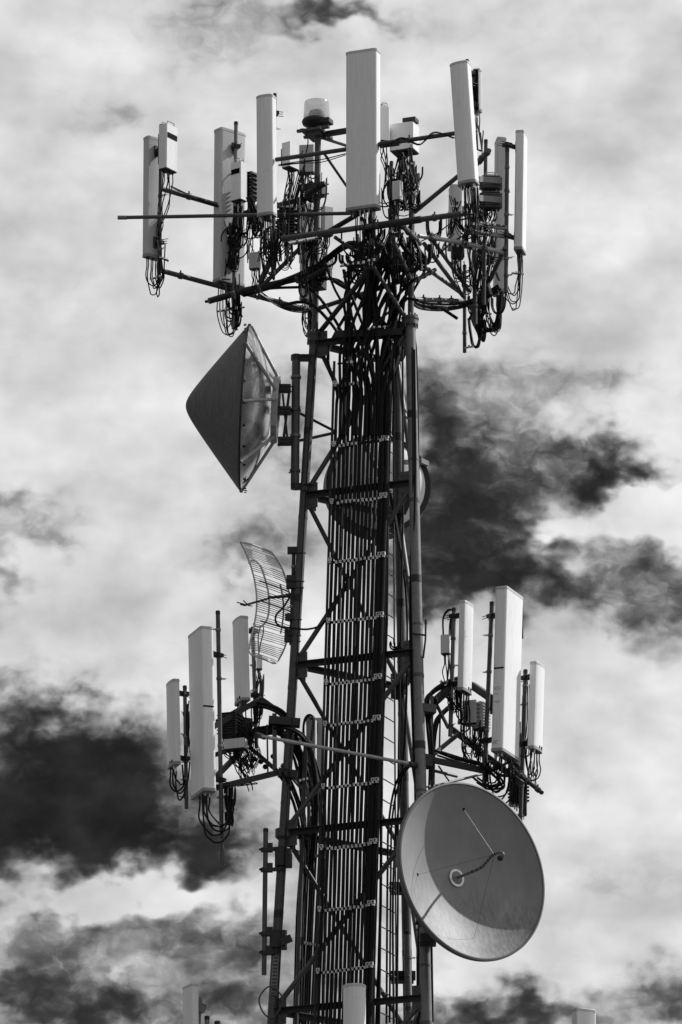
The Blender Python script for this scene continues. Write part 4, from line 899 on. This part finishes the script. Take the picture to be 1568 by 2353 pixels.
tangle('loose thin cables above the lower left platform beam', 540, 1670, 60, 36, 0, 30, 26, r=(.8, 1.6), vert=.3)
tangle('cable hank left of the long lower left pole foot', 535, 1830, 16, 55, -70, 8, 10, r=(1.2, 1.8), vert=.7)
tangle('thin cables along the pole of the leftmost lower panel', 434, 1700, 9, 90, -40, 6, 9, r=(.9, 1.5), vert=.9)
for (x, y) in ((585, 1744), (600, 1750), (610, 1762), (628, 1738)):
    mb = MB(); c = W(x, y, -10); mb.lathe(c, Vector((.4, 1, .2)), [(.0, -.03), (.035, -.025), (.042, 0), (.035, .025), (0, .03)], 12)
    tag(build(mb, 'cable_plug', 'cable'), 'small black round plug dangling under the lower left platform', 'plug', 'round plugs under the lower left platform')
# long stay in front of everything
st = thing('stay_pipe', 'long thin pipe slanting across the cable rows from lower left platform to right leg', 'pipe', W(945, 1757, -160))
mb = MB(); mb.pipe([(602, 1692, -150), (948, 1756, -175)], 4.2, 12); build(mb, 'pipe', 'zinc', st)
mb = MB(); mb.pipe([(590, 1688, -60), (608, 1694, -152)], 6, 10); build(mb, 'end_clamp', 'dark', st)
mb = MB(); mb.pipe([(940, 1756, -178), (966, 1760, -140)], 7, 10); build(mb, 'end_clamp', 'dark', st)

# rear panel of the lower tier
q4 = ((716, 1650, 230), (718, 1850, 230)); pole(*q4, 6, 'pole of the rear lower panel seen between left leg and cables', 'steel', PL)
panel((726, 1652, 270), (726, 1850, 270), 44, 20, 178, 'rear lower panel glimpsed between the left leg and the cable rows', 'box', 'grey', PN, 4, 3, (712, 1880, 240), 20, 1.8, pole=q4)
radio((716, 1656, 200), (716, 1756, 200), 22, 18, -10, 'pale narrow box on the pole of the rear lower panel', 'grey', None, False, False, 3, 3, (706, 1830, 200), group=RL)
thick('black cable hooped over the rear lower panel pole', [(712, 1760, 190), (700, 1700, 190), (700, 1660, 190), (712, 1644, 190), (722, 1652, 190), (716, 1700, 190)], 1.8, 'cables hooped over the rear lower panel pole', n=3, sp=3)

# ================================================================== LOWER TIER, RIGHT
r1 = ((1044, 1398, -30), (1035, 1692, -30)); pole(*r1, 5, 'pole left of the inner lower right panel', 'steel_l', PL, clips=6)
r2 = ((1131, 1384, -70), (1113, 1806, -70)); pole(*r2, 5.2, 'pole just left of the tallest lower right panel', 'steel', PL, clips=4)
r3 = ((1208, 1540, -20), (1196, 1895, -20)); pole(*r3, 4.8, 'pole between tallest and outermost lower right panels', 'steel', PL, clips=6)
panel((1074, 1386, -50), (1069, 1592, -50), 52, 17, 66, 'inner lower right panel with a small sticker near its foot', 'round', 'white', PN, 6, 6, (1055, 1640, -35), 34, 1.7, pole=r1, marks=True)
panel((1171, 1360, -110), (1161, 1738, -110), 100, 29, 66, 'tallest lower right panel with a dark slot and scuff marks on its side', 'box', 'white', PN, 8, 7, (1125, 1790, -80), 40, 1.8, slot=[(1, .50, .42), (-1, .50, .42)], pole=r2, scuff=True)
panel((1237, 1526, -50), (1231, 1726, -50), 52, 19, 66, 'outermost lower right panel with cables looping at its foot', 'round', 'white', PN, 6, 5, (1212, 1750, -30), 40, 1.6, pole=r3, marks=True)
thick('black strip of tape hanging down the far edge of the tallest lower right panel', [(1197, 1372, -30), (1200, 1400, -34), (1201, 1466, -44)], 2.2, None, cat='tape', name='tape_strip')
frame('antenna_platform', 'platform frame carrying the lower right panels out from the right leg', 'platform', (1080, 1780, -80), [
    ('beam', [(1084, 1574, 0), (1128, 1604, -40)], (8, 8), 'dark'),
    ('beam', [(1000, 1612, -100), (1050, 1566, 10)], (6, 8), 'dark'),
    ('beam', [(1040, 1676, 30), (1200, 1802, -90)], (4, 7), 'steel'),
    ('beam', [(984, 1744, -110), (1128, 1774, -60)], (6, 6), 'dark'),
    ('beam', [(1128, 1604, -40), (1132, 1640, -40)], (5, 5), 'dark'),
    ('brace', [(986, 1742, -110), (1052, 1688, 0)], (3, 4.5), 'steel'),
    ('brace', [(1000, 1806, -60), (1112, 1778, 60)], 3, 'steel_l'),
    ('brace', [(1002, 1772, -60), (1050, 1784, 0)], 3.6, 'steel'),
    ('brace', [(1000, 1612, -80), (1030, 1672, 0)], (2.5, 4), 'steel'),
    ('brace', [(1008, 1760, -40), (1036, 1800, 0)], 2, 'steel'),
    ('upright', [(993, 1600, -110), (990, 1745, -110)], (4, 5), 'steel'),
    ('upright', [(1012, 1640, -60), (1010, 1730, -60)], 2, 'dark'),
    ('clamp', [(960, 1627, -140), (1000, 1632, -130)], (14, 9), 'steel'),
    ('clamp', [(958, 1745, -140), (990, 1752, -130)], (16, 13), 'dark'),
    ('rail', [(1186, 1774, -90), (1246, 1822, -140)], 5, 'dark'),
], 'platform frames of the lower tier')
radio((1083, 1612, 0), (1083, 1664, 0), 34, 26, -20, 'pale boxy radio unit between the two left poles of the lower right platform', 'white', None, False, False, 5, 6, (1095, 1740, -20), group=RL)
radio((1104, 1616, 0), (1104, 1676, 0), 30, 28, 50, 'ribbed grey radio unit half hidden behind the tallest panel pole', 'grey', 'h', False, False, 5, 6, (1105, 1740, -40), group=RL)
radio((1192, 1796, 30), (1192, 1845, 30), 40, 14, 0, 'dark flat box above the big dish, right of its rim', 'dark', 'v', False, False, 3, 0, None, group=RL)
radio((1204, 1826, 20), (1204, 1872, 20), 14, 12, 0, 'slim dark box hanging lowest above the big dish', 'dark', None, False, False, 1, 0, None, group=RL)
panel((1192, 1690, 60), (1186, 1850, 60), 44, 16, 120, 'pale panel mostly hidden behind the outer lower right pole', 'box', 'grey', PN, 2, 0)
thick('thick black cable curving off the lower right platform down the right leg', [(1060, 1560, 0), (1031, 1568, -20), (996, 1588, -60), (980, 1612, -90), (984, 1660, -110), (990, 1740, -110), (988, 1830, -120), (985, 2000, -100), (990, 2353, -90)], 4.2, 'thick cables curving down the right leg', n=4, sp=6)
thick('second thick cable bending down nearer the poles of lower right platform', [(1040, 1622, 0), (1018, 1640, -30), (1004, 1664, -60), (998, 1720, -80), (996, 1820, -90), (996, 1950, -90)], 4.2, 'second bend of thick cables by the right leg', n=2, sp=4)
thick('black cable sagging along the lower right platform beam', [(1000, 1728, -80), (1050, 1744, -70), (1110, 1762, -70), (1150, 1800, -80), (1120, 1808, -80), (1090, 1790, -70)], 2.4, 'cables sagging along the lower right beam', n=4, sp=8)
thick('black cable bunched along the outer end of the lower right beam', [(1130, 1770, -70), (1170, 1752, -60), (1190, 1764, -60), (1215, 1800, -80), (1246, 1824, -110)], 2.6, 'cables bunched at the outer lower right beam', n=3, sp=5)
tangle('thin cables snarled under the lower right radio units', 1095, 1720, 45, 52, -30, 40, 44, r=(.6, 1.4), bright=.08)
tangle('loose cables on the lower right platform next to the right leg', 1030, 1600, 36, 40, -30, 30, 24, r=(.8, 1.6), vert=.3)
tangle('thin cables under the outer end of the lower right platform', 1165, 1775, 50, 32, -70, 30, 26, r=(.7, 1.4), vert=.3)
tangle('thin cables along the outermost lower right pole', 1204, 1640, 8, 90, -20, 6, 9, r=(.9, 1.5), vert=.9)
thick('fine wire strung from the outermost lower right panel to the beam end', [(1222, 1752, -60), (1226, 1790, -70), (1236, 1812, -90), (1245, 1820, -110)], .8, 'fine wires off the outermost lower right panel', n=2, sp=5)

# small antenna on right leg, clamp arms
sw = thing('whip_antenna', 'short black whip antenna clipped to the right leg', 'antenna', W(976, 1505, -150))
mb = MB(); mb.pipe([(979, 1425, -150), (978, 1470, -150), (973, 1512, -145)], [2.4*K]*3 if False else 2.2, 8); build(mb, 'rod', 'dark', sw)
mb = MB(); mb.pipe([(979, 1424, -150), (979, 1434, -150)], 3.4, 8); build(mb, 'tip', 'dark', sw)
mb = MB(); mb.pipe([(948, 1456, -150), (980, 1460, -160)], 2.4, 8); build(mb, 'bracket', 'dark', sw)

# clip-on equipment between ladder and rear leg
tangle('cables crossing between the ladder and the right leg at mid height', 915, 1490, 34, 22, -40, 20, 16, r=(.8, 1.5), vert=.1)
for (y, lb_) in ((2038, 'upper'), (2242, 'lower')):
    o = thing('pipe_clamp', '%s dark clamp block gripping the inner pipe beside the ladder, left of the big dish' % lb_, 'clamp', W(925, y+10, 100))
    mb = MB(); mb.box(W(925, y, 100), Vector((1, 0, 0)), Vector((0, 1, 0)), UPV, .20, .14, .045, .01); mb.box(W(925, y+12, 100), Vector((1, 0, 0)), Vector((0, 1, 0)), UPV, .17, .12, .02); build(mb, 'block', 'dark', o)
    for dx in (-30, -22, 20):
        mb = MB(); mb.pipe([(925+dx, y-4, 70), (925+dx-6, y+2, 60)], 2.4, 6); build(mb, 'bolt', 'steel', o)
pole((936, 2140, 70), (940, 2353, 70), 8, 'short capped pipe standing beside the rear leg, left of the big dish', 'steel_l', None, clips=2)

# left hand bare pipe on the lower left leg
pole((611, 1905, -40), (607, 2240, -40), 5.6, 'bare straight pipe clamped out to the left of the lower left leg', 'steel', GM, clips=0)
lm = thing('pipe_bracket', 'dark double brackets joining the bare pipe to the lower left leg', 'bracket', W(630, 2170, -40))
for y in (1952, 1998, 2145, 2188):
    mb = MB(); mb.bpx((600, y+2, -46), (658-(y-1950)*.06, y-4 if y < 1990 else y-2, -36), 4, 4); mb.box(W(618, y-4, -40), Vector((1, 0, 0)), Vector((0, 1, 0)), UPV, .06, .03, .07); mb.pipe([(598, y, -55), (612, y-6, -20)], 3, 6); build(mb, 'arm', 'dark', lm)
for (y, x) in ((1972, 652), (2160, 640)):
    mb = MB(); mb.box(W(x, y, -30), Vector((1, 0, 0)), Vector((0, 1, 0)), UPV, .13, .11, .13, .02); build(mb, 'clamp_block', 'dark', lm)
mb = MB(); mb.bpx((645, 2165, -60), (670, 2155, -60), 5, 8); build(mb, 'arm', 'dark', lm)
thick('round loop of grey cable sticking out left of the lower left leg', [(640, 2275, -50), (618, 2268, -50), (598, 2290, -50), (597, 2312, -50), (612, 2332, -50), (632, 2338, -50), (650, 2300, -55), (640, 2275, -55)], 1.7, None, m='steel', name='cable_loop')
thick('thin black cable running down along the left leg', [(726, 800, -44), (706, 1080, -44), (690, 1400, -46), (676, 1620, -48), (660, 1850, -48), (650, 2100, -50), (636, 2353, -50)], 1.5, 'thin cables along the left leg')
thick('thin black cable running down the inner side of the right leg', [(948, 800, -130), (950, 1100, -130), (942, 1400, -130), (950, 1700, -140), (958, 1900, -150), (965, 2353, -160)], 2.6, 'cables along the right leg', n=2, sp=5)
thick('black cable drooping beside the rear leg', [(897, 1130, 0), (915, 1230, 20), (935, 1400, 30), (930, 1700, 20), (905, 2000, 10), (905, 2353, 10)], 2.4, 'cables beside the rear leg', n=3, sp=10)
thick('black cable bending past the ladder below the lower platform', [(960, 1740, -40), (915, 1790, -20), (895, 1880, 0), (890, 2000, 0), (888, 2353, 0)], 2.6, 'cables bending past the ladder', n=2, sp=8)

# ================================================================== BOTTOM EDGE (lowest tier, cut by the picture)
PB = 'panel antennas of the lowest tier'
x1 = ((476, 2336, -60), (478, 2700, -60)); pole(*x1, 5.5, 'bare pole top just right of the lowest left panel', 'steel_l', 'poles of the lowest tier', clips=2)
pole((500, 2348, -50), (501, 2640, -50), 6.5, 'second bare pole top at the bottom edge, left of the tower', 'steel', 'poles of the lowest tier', clips=1)
lo = panel((438, 2264, -90), (442, 2620, -90), 46, 17, -60, 'lowest left panel rising from the bottom edge with a bracket at its side', 'box', 'white', PB, 4, 0, pole=((462, 2290, -60), (466, 2640, -60)))
mb = MB(); mb.box(W(460, 2310, -70), Vector((1, 0, 0)), Vector((0, 1, 0)), UPV, .035, .04, .12, .01); mb.lathe(W(465, 2318, -75), Vector((0, -1, 0)), [(.06, -.02), (.06, .02), (0, .021)], 14); mb.pipe([(460, 2325, -70), (457, 2400, -70)], 3, 8)
build(mb, 'tilt_bracket', 'steel_l', lo)
panel((815, 2264, -330), (815, 2640, -330), 50, 46, -22, 'rounded white panel at the bottom centre in front of the cable rows', 'tub', 'white', PB, 6, 0, pole=((820, 2330, -290), (820, 2680, -290)))
panel((1342, 2320, -60), (1342, 2680, -60), 50, 26, 25, 'lowest right panel, only its top showing at the bottom edge', 'box', 'white', PB, 4, 0, pole=((1310, 2390, -40), (1312, 2700, -40)))
frame('antenna_platform', 'ring frame below the picture edge that carries the lowest panels', 'platform', (800, 2560, -60), [
    ('rail', [(440, 2590, -70), (660, 2560, -60), (980, 2540, -180), (1312, 2560, -40)], 6, 'steel'),
    ('rail', [(440, 2500, -70), (660, 2470, -60), (980, 2450, -180), (1312, 2470, -40)], 6, 'steel'),
    ('arm', [(820, 2560, -160), (820, 2560, -300)], 6, 'steel')], None)
